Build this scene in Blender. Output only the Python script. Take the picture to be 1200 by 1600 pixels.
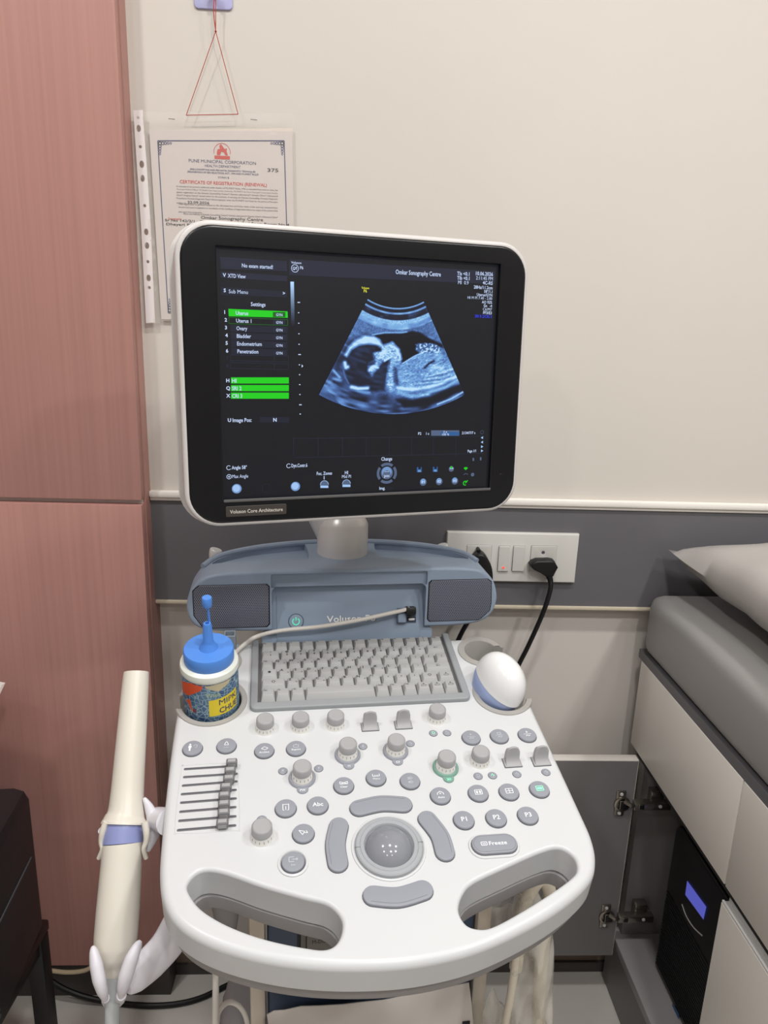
import bpy, bmesh, math, random
import numpy as np
from mathutils import Matrix, Vector
random.seed(7)
SC = bpy.context.scene
COL = SC.collection
for _o in list(bpy.data.objects): bpy.data.objects.remove(_o)

# ------------------------------------------------------------------ camera
HC = 1.29                                   # eye height above the floor
FPX = 1112.857
RIGHT = Vector((0.9988024, -0.0371885, 0.0317927))
DOWN = Vector((0.0214157, -0.2519469, -0.9675041))
FWD = Vector((0.0439901, 0.9670263, -0.2508487))
cam = bpy.data.cameras.new('camera')
cam.sensor_width = 36.0
cam.lens = FPX / 1600.0 * 36.0
cam.clip_start = 0.02
cam_ob = bpy.data.objects.new('camera', cam); COL.objects.link(cam_ob)
m = Matrix.Identity(4)
for i in range(3):
    m[i][0] = RIGHT[i]; m[i][1] = -DOWN[i]; m[i][2] = -FWD[i]
m.translation = (0, 0, HC)
cam_ob.matrix_world = m
SC.camera = cam_ob
SC.view_settings.view_transform = 'Standard'
SC.view_settings.look = 'None'
SC.view_settings.gamma = 1.0
SC.view_settings.exposure = 0.0
SC.view_settings.use_curve_mapping = False

# ------------------------------------------------------------------ world and lights
wd = bpy.data.worlds.new('world'); SC.world = wd; wd.use_nodes = True
wd.node_tree.nodes['Background'].inputs[0].default_value = (0.95, 0.97, 1.0, 1)
wd.node_tree.nodes['Background'].inputs[1].default_value = 0.05
ZC = 2.62                                   # ceiling height
DOWNLIGHTS = [(-0.80, 0.25, 9.0), (0.20, 0.25, 9.5), (1.15, 0.25, 10.0),
              (-0.80, -0.70, 5.0), (0.40, -0.70, 11.0), (1.30, -0.60, 13.0),
              (-0.30, -1.60, 4.0), (0.80, -1.60, 5.0)]
for (lx, ly, le) in DOWNLIGHTS:
    L = bpy.data.lights.new('downlight_lamp', 'AREA'); L.shape = 'DISK'; L.size = 0.14
    L.energy = le * 1.16; L.color = (1.0, 0.992, 0.982)
    lo = bpy.data.objects.new('downlight_lamp', L); COL.objects.link(lo)
    lo.location = (lx, ly, ZC - 0.012)

# ------------------------------------------------------------------ helpers: pixels of the photograph -> points of the room
CAMP = Vector((0, 0, HC))
def ray(x, y): return RIGHT * ((x - 600) / FPX) + DOWN * ((y - 800) / FPX) + FWD
def WY(x, y, d): r = ray(x, y); return CAMP + r * (d / r.y)
def WX(x, y, d): r = ray(x, y); return CAMP + r * (d / r.x)
def WZ(x, y, z): r = ray(x, y); return CAMP + r * ((z - HC) / r.z)
def frame(yaw, tilt, roll=0.0):
    u = Vector((math.cos(yaw), math.sin(yaw), 0)); h = Vector((-math.sin(yaw), math.cos(yaw), 0))
    v = h * math.cos(tilt) + Vector((0, 0, 1)) * math.sin(tilt); n = u.cross(v)
    u2 = u * math.cos(roll) + n * math.sin(roll)
    return u2, v, u2.cross(v)
def mat4(u, v, n, o):
    M = Matrix.Identity(4)
    for i in range(3): M[i][0] = u[i]; M[i][1] = v[i]; M[i][2] = n[i]; M[i][3] = o[i]
    return M
YAW = 0.1159627
CO = Vector((-0.1162828, 0.8534438, -0.4866794 + HC))
CU, CV, CN = frame(YAW, 0.223915)
MC = mat4(CU, CV, CN, CO)                       # control panel plane: x across, y up the slope, z off the panel
MH = Vector((-math.sin(YAW), math.cos(YAW), 0))
MM = mat4(CU, MH, Vector((0, 0, 1)), CO)        # machine frame: x across, y depth, z up
SU, SV, SN = frame(0.3093363, 1.529142, 0.0224117)
MS = mat4(SU, SV, SN, Vector((0.0115913, 0.8618110, -0.0602405 + HC)))   # screen plane
def onpl(M, x, y, h=0.0):
    n = M.to_3x3().col[2]; r = ray(x, y)
    o = M.translation + n * h
    P = CAMP + r * ((o - CAMP).dot(n) / r.dot(n))
    q = M.inverted() @ P
    return Vector((q.x, q.y))
def C(x, y, h=0.0): return onpl(MC, x, y, h)
def S(x, y): return onpl(MS, x, y, 0.0)
def H(x, y, w):                                  # machine frame at depth w -> (across, up)
    r = ray(x, y); o = CO + MH * w
    P = CAMP + r * ((o - CAMP).dot(MH) / r.dot(MH))
    q = MM.inverted() @ P
    return Vector((q.x, q.z))

# ------------------------------------------------------------------ materials
def lin(c):
    return tuple(((v / 255.0) / 12.92 if v / 255.0 <= 0.04045 else ((v / 255.0 + 0.055) / 1.055) ** 2.4) for v in c) + (1.0,)
MATS = {}
def mat(name, rgb, rough=0.5, metal=0.0, var=0.0, scale=(20, 20, 20), bump=0.0, bscale=300.0, emit=None, es=1.0, alpha=1.0, spec=0.5, trans=0.0, coat=0.0, ior=1.45):
    if name in MATS: return MATS[name]
    M = bpy.data.materials.new(name); M.use_nodes = True
    nt = M.node_tree; b = nt.nodes['Principled BSDF']
    b.inputs['Roughness'].default_value = rough; b.inputs['Metallic'].default_value = metal
    b.inputs['Specular IOR Level'].default_value = spec; b.inputs['Alpha'].default_value = alpha
    b.inputs['Transmission Weight'].default_value = trans; b.inputs['Coat Weight'].default_value = coat
    b.inputs['IOR'].default_value = ior
    tc = nt.nodes.new('ShaderNodeTexCoord')
    mp = nt.nodes.new('ShaderNodeMapping'); mp.inputs['Scale'].default_value = scale
    nt.links.new(tc.outputs['Object'], mp.inputs['Vector'])
    nz = nt.nodes.new('ShaderNodeTexNoise'); nz.inputs['Scale'].default_value = 1.0; nz.inputs['Detail'].default_value = 4
    nt.links.new(mp.outputs[0], nz.inputs['Vector'])
    rp = nt.nodes.new('ShaderNodeValToRGB')
    c = lin(rgb); k = max(var, 0.004)
    rp.color_ramp.elements[0].position = 0.3; rp.color_ramp.elements[1].position = 0.7
    rp.color_ramp.elements[0].color = tuple(max(0, v * (1 - k)) for v in c[:3]) + (1,)
    rp.color_ramp.elements[1].color = tuple(min(1, v * (1 + k)) for v in c[:3]) + (1,)
    nt.links.new(nz.outputs['Fac'], rp.inputs[0])
    nt.links.new(rp.outputs[0], b.inputs['Base Color'])
    if bump > 0:
        n2 = nt.nodes.new('ShaderNodeTexNoise'); n2.inputs['Scale'].default_value = bscale
        nt.links.new(tc.outputs['Object'], n2.inputs['Vector'])
        bp = nt.nodes.new('ShaderNodeBump'); bp.inputs['Strength'].default_value = bump; bp.inputs['Distance'].default_value = 0.001
        nt.links.new(n2.outputs['Fac'], bp.inputs['Height']); nt.links.new(bp.outputs[0], b.inputs['Normal'])
    if emit is not None:
        b.inputs['Emission Color'].default_value = lin(emit); b.inputs['Emission Strength'].default_value = es
    MATS[name] = M
    return M
def glow(name, rgb, es=1.0):
    if name in MATS: return MATS[name]
    M = bpy.data.materials.new(name); M.use_nodes = True; nt = M.node_tree
    b = nt.nodes['Principled BSDF']; b.inputs['Base Color'].default_value = (0.004, 0.004, 0.005, 1)
    b.inputs['Roughness'].default_value = 0.35
    b.inputs['Emission Color'].default_value = lin(rgb); b.inputs['Emission Strength'].default_value = es
    MATS[name] = M; return M

m_wall = mat('cream wall paint', (211, 205, 196), 0.75, var=0.015, scale=(3, 3, 3), bump=0.05, bscale=400)
m_lowwall = mat('beige wall laminate', (213, 207, 200), 0.35, var=0.02, scale=(4, 4, 1))
m_mould = mat('white gloss moulding paint', (240, 236, 228), 0.35)
m_band = mat('dark grey dado paint', (103, 102, 106), 0.45, var=0.03, scale=(6, 6, 2))
m_ceil = mat('white ceiling paint', (235, 232, 226), 0.8)
m_pink = mat('pink wood grain laminate', (180, 133, 124), 0.42, var=0.06, scale=(170, 170, 1.5))
m_skirt = mat('charcoal skirting', (74, 68, 66), 0.5)
m_dark = mat('near black gap', (30, 28, 28), 0.7)  # near-black strip under the couch fronts and edge around the grilles
m_white = mat('white moulded plastic', (208, 210, 211), 0.32, bump=0.02, bscale=900)
m_under = mat('grey shell plastic', (146, 143, 143), 0.5)
m_btn = mat('blue grey button plastic', (148, 151, 160), 0.42)
m_gap = mat('dark gap', (86, 88, 94), 0.6)
m_knob = mat('grey knob rubber', (166, 166, 167), 0.5)
m_knobd = mat('knob groove', (118, 118, 120), 0.6)
m_skirtw = mat('pearl knob skirt', (228, 227, 222), 0.35)
m_cup = mat('warm grey cup plastic', (168, 165, 160), 0.42)
m_key = mat('light grey key plastic', (168, 169, 168), 0.45)
m_keyd = mat('key well', (96, 94, 94), 0.6)
m_kframe = mat('grey keyboard surround', (150, 153, 156), 0.42)
m_ink = mat('black legend ink', (40, 40, 42), 0.6)
m_legw = mat('white legend ink', (240, 242, 245), 0.5)
m_legg = mat('lit green legend', (150, 240, 200), 0.5, emit=(90, 225, 165), es=0.55)
m_legf = mat('faint legend ink', (196, 198, 206), 0.5)
m_blue = mat('slate blue plastic', (148, 164, 184), 0.42, bump=0.06, bscale=900)
m_blued = mat('dark slate blue trim', (88, 102, 122), 0.5)  # deeper blue for the power button ring, socket backing and post collar
m_silver = mat('silver painted metal', (222, 221, 219), 0.3, metal=0.15)
m_bezel = mat('black bezel plastic', (15, 16, 19), 0.3, bump=0.03, bscale=1200)
m_rim = mat('pale grey monitor rim', (204, 200, 197), 0.35)
m_ball = mat('glossy grey trackball', (138, 141, 147), 0.13, coat=0.4)
m_ring = mat('trackball ring plastic', (165, 168, 172), 0.4)
m_cable = mat('white cable sheath', (226, 222, 214), 0.45)
m_black = mat('black rubber', (18, 18, 19), 0.45)
m_chrome = mat('nickel plated steel', (150, 144, 136), 0.25, metal=0.9)
m_floor_grey = None

def hexgrille():
    M = bpy.data.materials.new('perforated speaker mesh'); M.use_nodes = True; nt = M.node_tree
    b = nt.nodes['Principled BSDF']; b.inputs['Roughness'].default_value = 0.45
    tc = nt.nodes.new('ShaderNodeTexCoord'); sp = nt.nodes.new('ShaderNodeSeparateXYZ')
    nt.links.new(tc.outputs['Object'], sp.inputs[0])
    def math_(op, a, b2=None):
        n = nt.nodes.new('ShaderNodeMath'); n.operation = op
        for i, v in enumerate((a, b2)):
            if v is None: continue
            if isinstance(v, (int, float)): n.inputs[i].default_value = v
            else: nt.links.new(v, n.inputs[i])
        return n.outputs[0]
    px, pz = 0.0029, 0.00502
    def grid(ox, oz):
        a = math_('ADD', sp.outputs['X'], ox + 100 * px); c = math_('ADD', sp.outputs['Z'], oz + 100 * pz)
        a = math_('SUBTRACT', math_('MODULO', a, px), px / 2); c = math_('SUBTRACT', math_('MODULO', c, pz), pz / 2)
        return math_('SQRT', math_('ADD', math_('MULTIPLY', a, a), math_('MULTIPLY', c, c)))
    d = math_('MINIMUM', grid(0, 0), grid(px / 2, pz / 2))
    f = math_('GREATER_THAN', d, 0.00098)
    mx = nt.nodes.new('ShaderNodeMixRGB'); nt.links.new(f, mx.inputs[0])
    mx.inputs[1].default_value = lin((44, 46, 54)); mx.inputs[2].default_value = lin((128, 132, 148))
    nt.links.new(mx.outputs[0], b.inputs['Base Color'])
    return M
m_grille = hexgrille()

# ------------------------------------------------------------------ mesh builder
TXT = {}
def text_geo(s, off=None):
    if off is None: off = 0.0 if 'M' in s else (0.028 if len(s) == 1 else 0.014)
    if (s, off) in TXT: return TXT[(s, off)]
    cu = bpy.data.curves.new('lettering', 'FONT'); cu.body = s; cu.size = 1.0; cu.resolution_u = 2; cu.fill_mode = 'FRONT'; cu.offset = off
    ob = bpy.data.objects.new('lettering', cu); COL.objects.link(ob)
    dg = bpy.context.evaluated_depsgraph_get()
    me = bpy.data.meshes.new_from_object(ob.evaluated_get(dg))
    vs = [tuple(v.co) for v in me.vertices]; fs = [tuple(p.vertices) for p in me.polygons]
    bpy.data.objects.remove(ob); bpy.data.curves.remove(cu); bpy.data.meshes.remove(me)
    TXT[(s, off)] = (vs, fs); return TXT[(s, off)]

class MB:
    def __init__(s): s.bm = bmesh.new(); s.mats = []
    def mi(s, m):
        if m not in s.mats: s.mats.append(m)
        return s.mats.index(m)
    def add(s, vs, fs, m, M=None):
        i = s.mi(m)
        bv = [s.bm.verts.new((M @ Vector(v)) if M else v) for v in vs]
        out = []
        for f in fs:
            try:
                fc = s.bm.faces.new([bv[k] for k in f]); fc.material_index = i; out.append(fc)
            except ValueError: pass
        return bv, out
    def box(s, lo, hi, m, bev=0.0, M=None, seg=2):
        x0, y0, z0 = lo; x1, y1, z1 = hi
        vs = [(x0, y0, z0), (x1, y0, z0), (x1, y1, z0), (x0, y1, z0), (x0, y0, z1), (x1, y0, z1), (x1, y1, z1), (x0, y1, z1)]
        fs = [(0, 3, 2, 1), (4, 5, 6, 7), (0, 1, 5, 4), (1, 2, 6, 5), (2, 3, 7, 6), (3, 0, 4, 7)]
        bv, f = s.add(vs, fs, m, M)
        if bev > 0:
            es = list({e for fc in f for e in fc.edges})
            bmesh.ops.bevel(s.bm, geom=es, offset=bev, segments=seg, profile=0.5, affect='EDGES')
        return s
    def lathe(s, prof, m, M=None, seg=32, sx=1.0, sy=1.0):
        vs = []; fs = []
        n = len(prof)
        for k in range(seg):
            a = 2 * math.pi * k / seg
            for (r, z) in prof: vs.append((r * math.cos(a) * sx, r * math.sin(a) * sy, z))
        for k in range(seg):
            k2 = (k + 1) % seg
            for j in range(n - 1):
                a, b, c, d = k * n + j, k2 * n + j, k2 * n + j + 1, k * n + j + 1
                if prof[j][0] == 0: fs.append((a, c, d))
                elif prof[j + 1][0] == 0: fs.append((a, b, d))
                else: fs.append((a, b, c, d))
        i0 = len(s.bm.verts)
        bv, f = s.add(vs, fs, m, M)
        bmesh.ops.remove_doubles(s.bm, verts=bv, dist=1e-7)
        return s
    def tube(s, pts, r, m, seg=10, M=None, smooth=6, cap=True, flat=1.0):
        P = [Vector(p) for p in pts]
        R = r if isinstance(r, (list, tuple)) else [r] * len(P)
        if smooth and len(P) > 2:
            Q = []; RR = []
            for i in range(len(P) - 1):
                p0 = P[max(i - 1, 0)]; p1 = P[i]; p2 = P[i + 1]; p3 = P[min(i + 2, len(P) - 1)]
                for k in range(smooth):
                    t = k / smooth
                    Q.append(0.5 * ((2 * p1) + (p2 - p0) * t + (2 * p0 - 5 * p1 + 4 * p2 - p3) * t * t + (3 * p1 - p0 - 3 * p2 + p3) * t ** 3))
                    RR.append(R[i] * (1 - t) + R[i + 1] * t)
            Q.append(P[-1]); RR.append(R[-1]); P, R = Q, RR
        t = (P[1] - P[0]).normalized()
        a = Vector((0, 0, 1)) if abs(t.z) < 0.9 else Vector((1, 0, 0))
        n = (a - t * a.dot(t)).normalized()
        vs = []; N = len(P)
        for i in range(N):
            t = (P[min(i + 1, N - 1)] - P[max(i - 1, 0)]).normalized()
            n = (n - t * n.dot(t)).normalized(); b = t.cross(n)
            for k in range(seg):
                an = 2 * math.pi * k / seg
                vs.append(P[i] + n * math.cos(an) * R[i] + b * math.sin(an) * R[i] * flat)
        fs = [(i * seg + k, i * seg + (k + 1) % seg, (i + 1) * seg + (k + 1) % seg, (i + 1) * seg + k) for i in range(N - 1) for k in range(seg)]
        if cap: fs += [tuple(range(seg))[::-1], tuple((N - 1) * seg + k for k in range(seg))]
        s.add(vs, fs, m, M); return s
    def poly(s, pts, m, M=None):
        s.add(pts, [tuple(range(len(pts)))], m, M); return s
    def text(s, string, m, pos, cap, M=None, width=None, align='C', h=0.0, rot=0.0, stretch=1.0, off=None):
        if not string.strip(): return s
        vs, fs = text_geo(string, off)
        if not vs: return s
        k = cap / 0.70
        x0 = min(v[0] for v in vs); x1 = max(v[0] for v in vs)
        kx = k * stretch if width is None or len(string) == 1 else width / max(1e-6, x1 - x0)
        off = {'C': (x0 + x1) / 2, 'L': x0, 'R': x1}[align]
        c, sn = math.cos(rot), math.sin(rot)
        out = []
        for v in vs:
            x = (v[0] - off) * kx; y = (v[1] - 0.35) * k
            out.append((pos[0] + x * c - y * sn, pos[1] + x * sn + y * c, h))
        s.add(out, fs, m, M); return s
    def slab(s, outer, m, r=0.004, top=0.0, thick=0.02, holes=(), rb=0.0, M=None, n=4, rh=None, fill_bottom=True, m_side=None):
        """rounded slab: outer loop CCW, holes any direction, local z = up; returns self"""
        rh = r if rh is None else rh
        i0 = s.mi(m)
        def ccw(L): return sum(L[i - 1][0] * L[i][1] - L[i][0] * L[i - 1][1] for i in range(len(L))) > 0
        outer = list(outer) if ccw(outer) else list(outer)[::-1]
        hs = [(list(h) if not ccw(h) else list(h)[::-1]) for h in holes]
        def inset(L, d):
            N = len(L); out = []
            for i in range(N):
                a = Vector(L[i - 1][:2]); b = Vector(L[i][:2]); c = Vector(L[(i + 1) % N][:2])
                e1 = (b - a); e2 = (c - b)
                e1 = e1.normalized() if e1.length > 1e-9 else e2.normalized()
                e2 = e2.normalized() if e2.length > 1e-9 else e1
                n1 = Vector((-e1.y, e1.x)); n2 = Vector((-e2.y, e2.x)); nn = n1 + n2
                if nn.length < 1e-6: nn = n1
                nn.normalize(); out.append(b + nn * (d / max(0.5, nn.dot(n1))))
            return out
        def rings(L, rr):
            R = []
            for k in range(n + 1):
                a = k / n * math.pi / 2
                R.append([(p.x, p.y, top - rr * (1 - math.cos(a))) for p in inset(L, rr * (1 - math.sin(a)))])
            if rb > 0:
                for k in range(n + 1):
                    a = k / n * math.pi / 2
                    R.append([(p.x, p.y, top - thick + rb * (1 - math.sin(a))) for p in inset(L, rb * (1 - math.cos(a)))])
            else: R.append([(p[0], p[1], top - thick) for p in L])
            return R
        te = []; be = []
        for L, rr in [(outer, r)] + [(h, rh) for h in hs]:
            R = rings(L, rr); N = len(L); prev = None
            for q, ring in enumerate(R):
                cur = [s.bm.verts.new((M @ Vector(v)) if M else v) for v in ring]
                if prev:
                    for i in range(N):
                        f = s.bm.faces.new((prev[i], cur[i], cur[(i + 1) % N], prev[(i + 1) % N])); f.material_index = i0
                else: te += [s.bm.edges.get((cur[i], cur[(i + 1) % N])) or s.bm.edges.new((cur[i], cur[(i + 1) % N])) for i in range(N)]
                prev = cur
            be += [s.bm.edges.get((prev[i], prev[(i + 1) % N])) for i in range(N)]
        for E in ((te, be) if fill_bottom else (te,)):
            g = bmesh.ops.triangle_fill(s.bm, use_beauty=True, use_dissolve=False, edges=E)
            for f in g['geom']:
                if isinstance(f, bmesh.types.BMFace): f.material_index = i0
        return s
    def build(s, name, M=None, parent=None, smooth=35.0, label=None, recalc=True, kind=None):
        if recalc: bmesh.ops.recalc_face_normals(s.bm, faces=s.bm.faces[:])
        me = bpy.data.meshes.new(name); s.bm.to_mesh(me); s.bm.free()
        for mm in s.mats: me.materials.append(mm)
        if smooth:
            for p in me.polygons: p.use_smooth = True
            me.set_sharp_from_angle(angle=math.radians(smooth))
        return link(name, me, M, parent, label, kind)
WORLD = {}
def link(name, data, M=None, parent=None, label=None, kind=None):
    o = bpy.data.objects.new(name, data); COL.objects.link(o)
    M = M.copy() if M else Matrix.Identity(4)
    WORLD[o.name] = M
    if parent:
        o.parent = parent; o.matrix_parent_inverse = WORLD[parent.name].inverted()
    o.matrix_basis = M
    if label: o['label'] = label
    if kind: o['kind'] = kind
    return o
def wnorm(o):
    md = o.modifiers.new('even shading', 'WEIGHTED_NORMAL'); md.keep_sharp = True; md.weight = 80; return o
def T(x, y=None, z=None):
    return Matrix.Translation(Vector((x, y, z)) if y is not None else Vector(x))
def tag(o, label, cat, group=None):
    o['label'] = label; o['category'] = cat
    if group: o['group'] = group
    return o
def thing(name, loc, label, cat, group=None):
    return tag(link(name, None, T(loc)), label, cat, group)
def struct(o): o['kind'] = 'structure'; return o
def smoothloop(pts, n=8):
    P = [Vector(p[:2]) for p in pts]; N = len(P); out = []
    for i in range(N):
        p0, p1, p2, p3 = P[i - 1], P[i], P[(i + 1) % N], P[(i + 2) % N]
        for k in range(n):
            t = k / n
            out.append(0.5 * ((2 * p1) + (p2 - p0) * t + (2 * p0 - 5 * p1 + 4 * p2 - p3) * t * t + (3 * p1 - p0 - 3 * p2 + p3) * t ** 3))
    return out
def rrect(x0, y0, x1, y1, r, n=6):
    out = []
    for cx, cy, a0 in ((x1 - r, y1 - r, 0), (x0 + r, y1 - r, 90), (x0 + r, y0 + r, 180), (x1 - r, y0 + r, 270)):
        for k in range(n + 1):
            a = math.radians(a0 + 90 * k / n); out.append(Vector((cx + r * math.cos(a), cy + r * math.sin(a))))
    return out
def circ(c, r, n=32): return [Vector((c[0] + r * math.cos(2 * math.pi * k / n), c[1] + r * math.sin(2 * math.pi * k / n))) for k in range(n)]
def capsule(pts, hw, n=10, sm=10):
    P = [Vector(p) for p in pts]; Q = []
    for i in range(len(P) - 1):
        p0 = P[max(i - 1, 0)]; p1 = P[i]; p2 = P[i + 1]; p3 = P[min(i + 2, len(P) - 1)]
        for k in range(sm):
            t = k / sm
            Q.append(0.5 * ((2 * p1) + (p2 - p0) * t + (2 * p0 - 5 * p1 + 4 * p2 - p3) * t * t + (3 * p1 - p0 - 3 * p2 + p3) * t ** 3))
    Q.append(P[-1]); L = []; Rr = []
    for i in range(len(Q)):
        t = (Q[min(i + 1, len(Q) - 1)] - Q[max(i - 1, 0)]).normalized(); nn = Vector((-t.y, t.x))
        L.append(Q[i] + nn * hw); Rr.append(Q[i] - nn * hw)
    def capend(c, start, sgn):
        a0 = math.atan2((start - c).y, (start - c).x)
        return [c + Vector((math.cos(a0 + sgn * math.pi * k / n), math.sin(a0 + sgn * math.pi * k / n))) * hw for k in range(1, n)]
    return L + capend(Q[-1], L[-1], -1) + Rr[::-1] + capend(Q[0], Rr[0], -1)
def boolean(o, cutters, op='DIFFERENCE'):
    for c in cutters:
        md = o.modifiers.new('cut', 'BOOLEAN'); md.operation = op; md.object = c; md.solver = 'EXACT'
    bpy.context.view_layer.update()
    dg = bpy.context.evaluated_depsgraph_get()
    me = bpy.data.meshes.new_from_object(o.evaluated_get(dg))
    o.modifiers.clear(); old = o.data; o.data = me; bpy.data.meshes.remove(old); me.name = o.name
    for p in me.polygons: p.use_smooth = True
    me.set_sharp_from_angle(angle=math.radians(32))
    for c in cutters: bpy.data.objects.remove(c)
    return o

# ================================================================== the room
D = 1.18                                    # distance to the back wall
XL, XR, YB = -1.7, 2.1, -2.4
XN = -0.34                                  # side of the pink cupboard
m_room = mat('taupe room paint', (150, 142, 136), 0.8)
def wallbox(name, lo, hi, m, bev=0.0):
    return struct(MB().box(lo, hi, m, bev).build(name))
wallbox('wall_back', (XN, D, 0.8115), (XR, D + 0.12, ZC), m_wall)
wallbox('wall_back_dado', (XN, D + 0.022, 0.0), (XR, D + 0.12, 0.8115), m_lowwall)
wallbox('wall_left', (XL - 0.1, YB, 0), (XL, 1.7, ZC), m_room)
wallbox('wall_right', (XR, YB, 0), (XR + 0.1, D + 0.12, ZC), m_room)
wallbox('wall_front', (XL - 0.1, YB - 0.1, 0), (XR + 0.1, YB, ZC), m_room)
wallbox('wall_niche', (XL, 1.62, 0), (XN, 1.7, ZC), m_room)
wallbox('ceiling', (XL - 0.1, YB - 0.1, ZC), (XR + 0.1, 1.7, ZC + 0.1), m_ceil)
# mouldings: white bead, dark grey band, thin cream lip
b = MB()
b.box((XN, D - 0.012, 1.003), (XR, D, 1.0145), m_mould, 0.003)
b.box((XN, D - 0.007, 0.997), (XR, D, 1.003), m_mould, 0.002)
struct(b.build('trim_1'))
wallbox('trim_2', (XN, D - 0.003, 0.8185), (XR, D, 0.997), m_band)
wallbox('trim_3', (XN, D - 0.006, 0.8115), (XR, D + 0.0, 0.8185), mat('cream lip paint', (205, 194, 172), 0.5), 0.002)

def tilefloor():
    M = bpy.data.materials.new('white vitrified floor tile'); M.use_nodes = True; nt = M.node_tree
    p = nt.nodes['Principled BSDF']; p.inputs['Roughness'].default_value = 0.28
    tc = nt.nodes.new('ShaderNodeTexCoord'); mp = nt.nodes.new('ShaderNodeMapping')
    mp.inputs['Location'].default_value = (0.445, 0.35, 0)
    nt.links.new(tc.outputs['Object'], mp.inputs['Vector'])
    br = nt.nodes.new('ShaderNodeTexBrick'); br.offset = 0.0
    br.inputs['Scale'].default_value = 1.0; br.inputs['Brick Width'].default_value = 0.6; br.inputs['Row Height'].default_value = 0.6
    br.inputs['Mortar Size'].default_value = 0.0016; br.inputs['Mortar Smooth'].default_value = 0.2
    br.inputs['Color1'].default_value = lin((224, 219, 212)); br.inputs['Color2'].default_value = lin((221, 216, 209)); br.inputs['Mortar'].default_value = lin((120, 112, 104))
    nt.links.new(mp.outputs[0], br.inputs['Vector'])
    nz = nt.nodes.new('ShaderNodeTexNoise'); nz.inputs['Scale'].default_value = 4.0; nz.inputs['Detail'].default_value = 5
    nt.links.new(tc.outputs['Object'], nz.inputs['Vector'])
    mx = nt.nodes.new('ShaderNodeMixRGB'); mx.blend_type = 'MULTIPLY'; mx.inputs[0].default_value = 0.18
    nt.links.new(br.outputs[0], mx.inputs[1]); nt.links.new(nz.outputs['Fac'], mx.inputs[2])
    nt.links.new(mx.outputs[0], p.inputs['Base Color'])
    return M
wallbox('floor', (XL - 0.1, YB - 0.1, -0.06), (XR + 0.1, 1.7, 0.0), tilefloor())
# low wooden skirting of the back wall
b = MB(); b.box((XN + 0.0, D + 0.008, 0.024), (0.56, D + 0.022, 0.058), mat('brown wood skirting', (128, 112, 98), 0.5, var=0.15, scale=(4, 60, 60)))
b.box((XN + 0.0, D + 0.002, 0.0), (0.56, D + 0.022, 0.024), m_skirt)
struct(b.build('baseboard_back'))
# recessed ceiling lights
for (lx, ly, le) in DOWNLIGHTS:
    t = thing('ceiling_downlight', (lx, ly, ZC), 'round recessed white ceiling downlight above the room', 'ceiling light', 'ceiling downlights')
    MB().lathe([(0.072, -0.010), (0.094, -0.008), (0.098, 0.0)], m_mould, T(lx, ly, ZC), 32).build('trim_ring', None, t)

# ------------------------------------------------------------------ pink cupboard
zg = WY(110, 781, 1.143).z                      # gap between the two doors
t = thing('cupboard', (-0.9, 1.3, 0), 'tall pink laminate cupboard built in at the left of the wall', 'cupboard')
MB().box((XL + 0.02, 1.152, 0.075), (XN, 1.60, 2.60), m_pink).build('carcass', None, t)
MB().box((XL + 0.02, 1.134, zg + 0.004), (XN - 0.0012, 1.1515, 2.60), m_pink, 0.0012).build('door', None, t, label='upper pink door')
MB().box((XL + 0.02, 1.131, 0.079), (XN - 0.0015, 1.1515, zg - 0.004), m_pink, 0.0012).build('door', None, t, label='lower pink door')
MB().box((XL + 0.02, 1.146, zg - 0.004), (XN - 0.004, 1.1515, zg + 0.004), m_silver).build('gap_profile', None, t, label='thin aluminium strip between the doors')
MB().box((XL + 0.02, 1.137, 0.0), (XN + 0.001, 1.60, 0.074), m_skirt).build('kick_plate', None, t, label='charcoal kick plate')

# ------------------------------------------------------------------ certificate in a plastic sleeve on a string, adhesive hook
yS = D - 0.004
def Wc(x, y, d=yS): return WY(x, y, d)
m_paper = mat('white certificate paper', (216, 206, 201), 0.7, var=0.01, scale=(8, 8, 8))
m_pap2 = mat('cream paper edge', (222, 210, 198), 0.7)
m_navy = mat('navy printing ink', (52, 62, 108), 0.6)
m_red = mat('red printing ink', (205, 70, 62), 0.6)
m_grey = mat('grey small print', (116, 112, 116), 0.7)
m_pen = mat('black pen ink', (42, 40, 46), 0.5)
yP = D - 0.0065
cert = thing('certificate', (Wc(345, 500).x, yP, Wc(345, 500).z), 'white printed registration certificate with a red crest, inside the plastic sleeve', 'certificate')
def P2(x, y, d=yP): p = WY(x, y, d); return Vector((p.x, p.z))
MX = Matrix(((1, 0, 0, 0), (0, 0, -1, 0), (0, 1, 0, 0), (0, 0, 0, 1)))      # local x,y,h -> world x, -h, z
MP = Matrix.Translation((0, yP, 0)) @ MX
b = MB()
b.slab([P2(233, 203), P2(457, 200), P2(459, 503), P2(252, 501)], m_pap2, 0.0002, -0.0012, 0.0016)
b.build('backing_sheet', MP, cert, label='second sheet behind the certificate')
b = MB()
b.slab([P2(233, 203), P2(456, 205), P2(462, 500), P2(252, 499)], m_paper, 0.0001, 0.0, 0.0006)
def line(b, p, q, w, m, h):
    p, q = Vector(p), Vector(q); t = (q - p).normalized(); n = Vector((-t.y, t.x)) * w / 2
    b.add([(p + n).to_3d() + Vector((0, 0, h)), (p - n).to_3d() + Vector((0, 0, h)), (q - n).to_3d() + Vector((0, 0, h)), (q + n).to_3d() + Vector((0, 0, h))], [(0, 1, 2, 3)], m)
hp = 0.0004
c4 = [P2(246.5, 220), P2(444, 220), P2(452, 490), P2(263, 489)]
for i in range(4): line(b, c4[i], c4[(i + 1) % 4], 0.0014, m_navy, hp)
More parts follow.
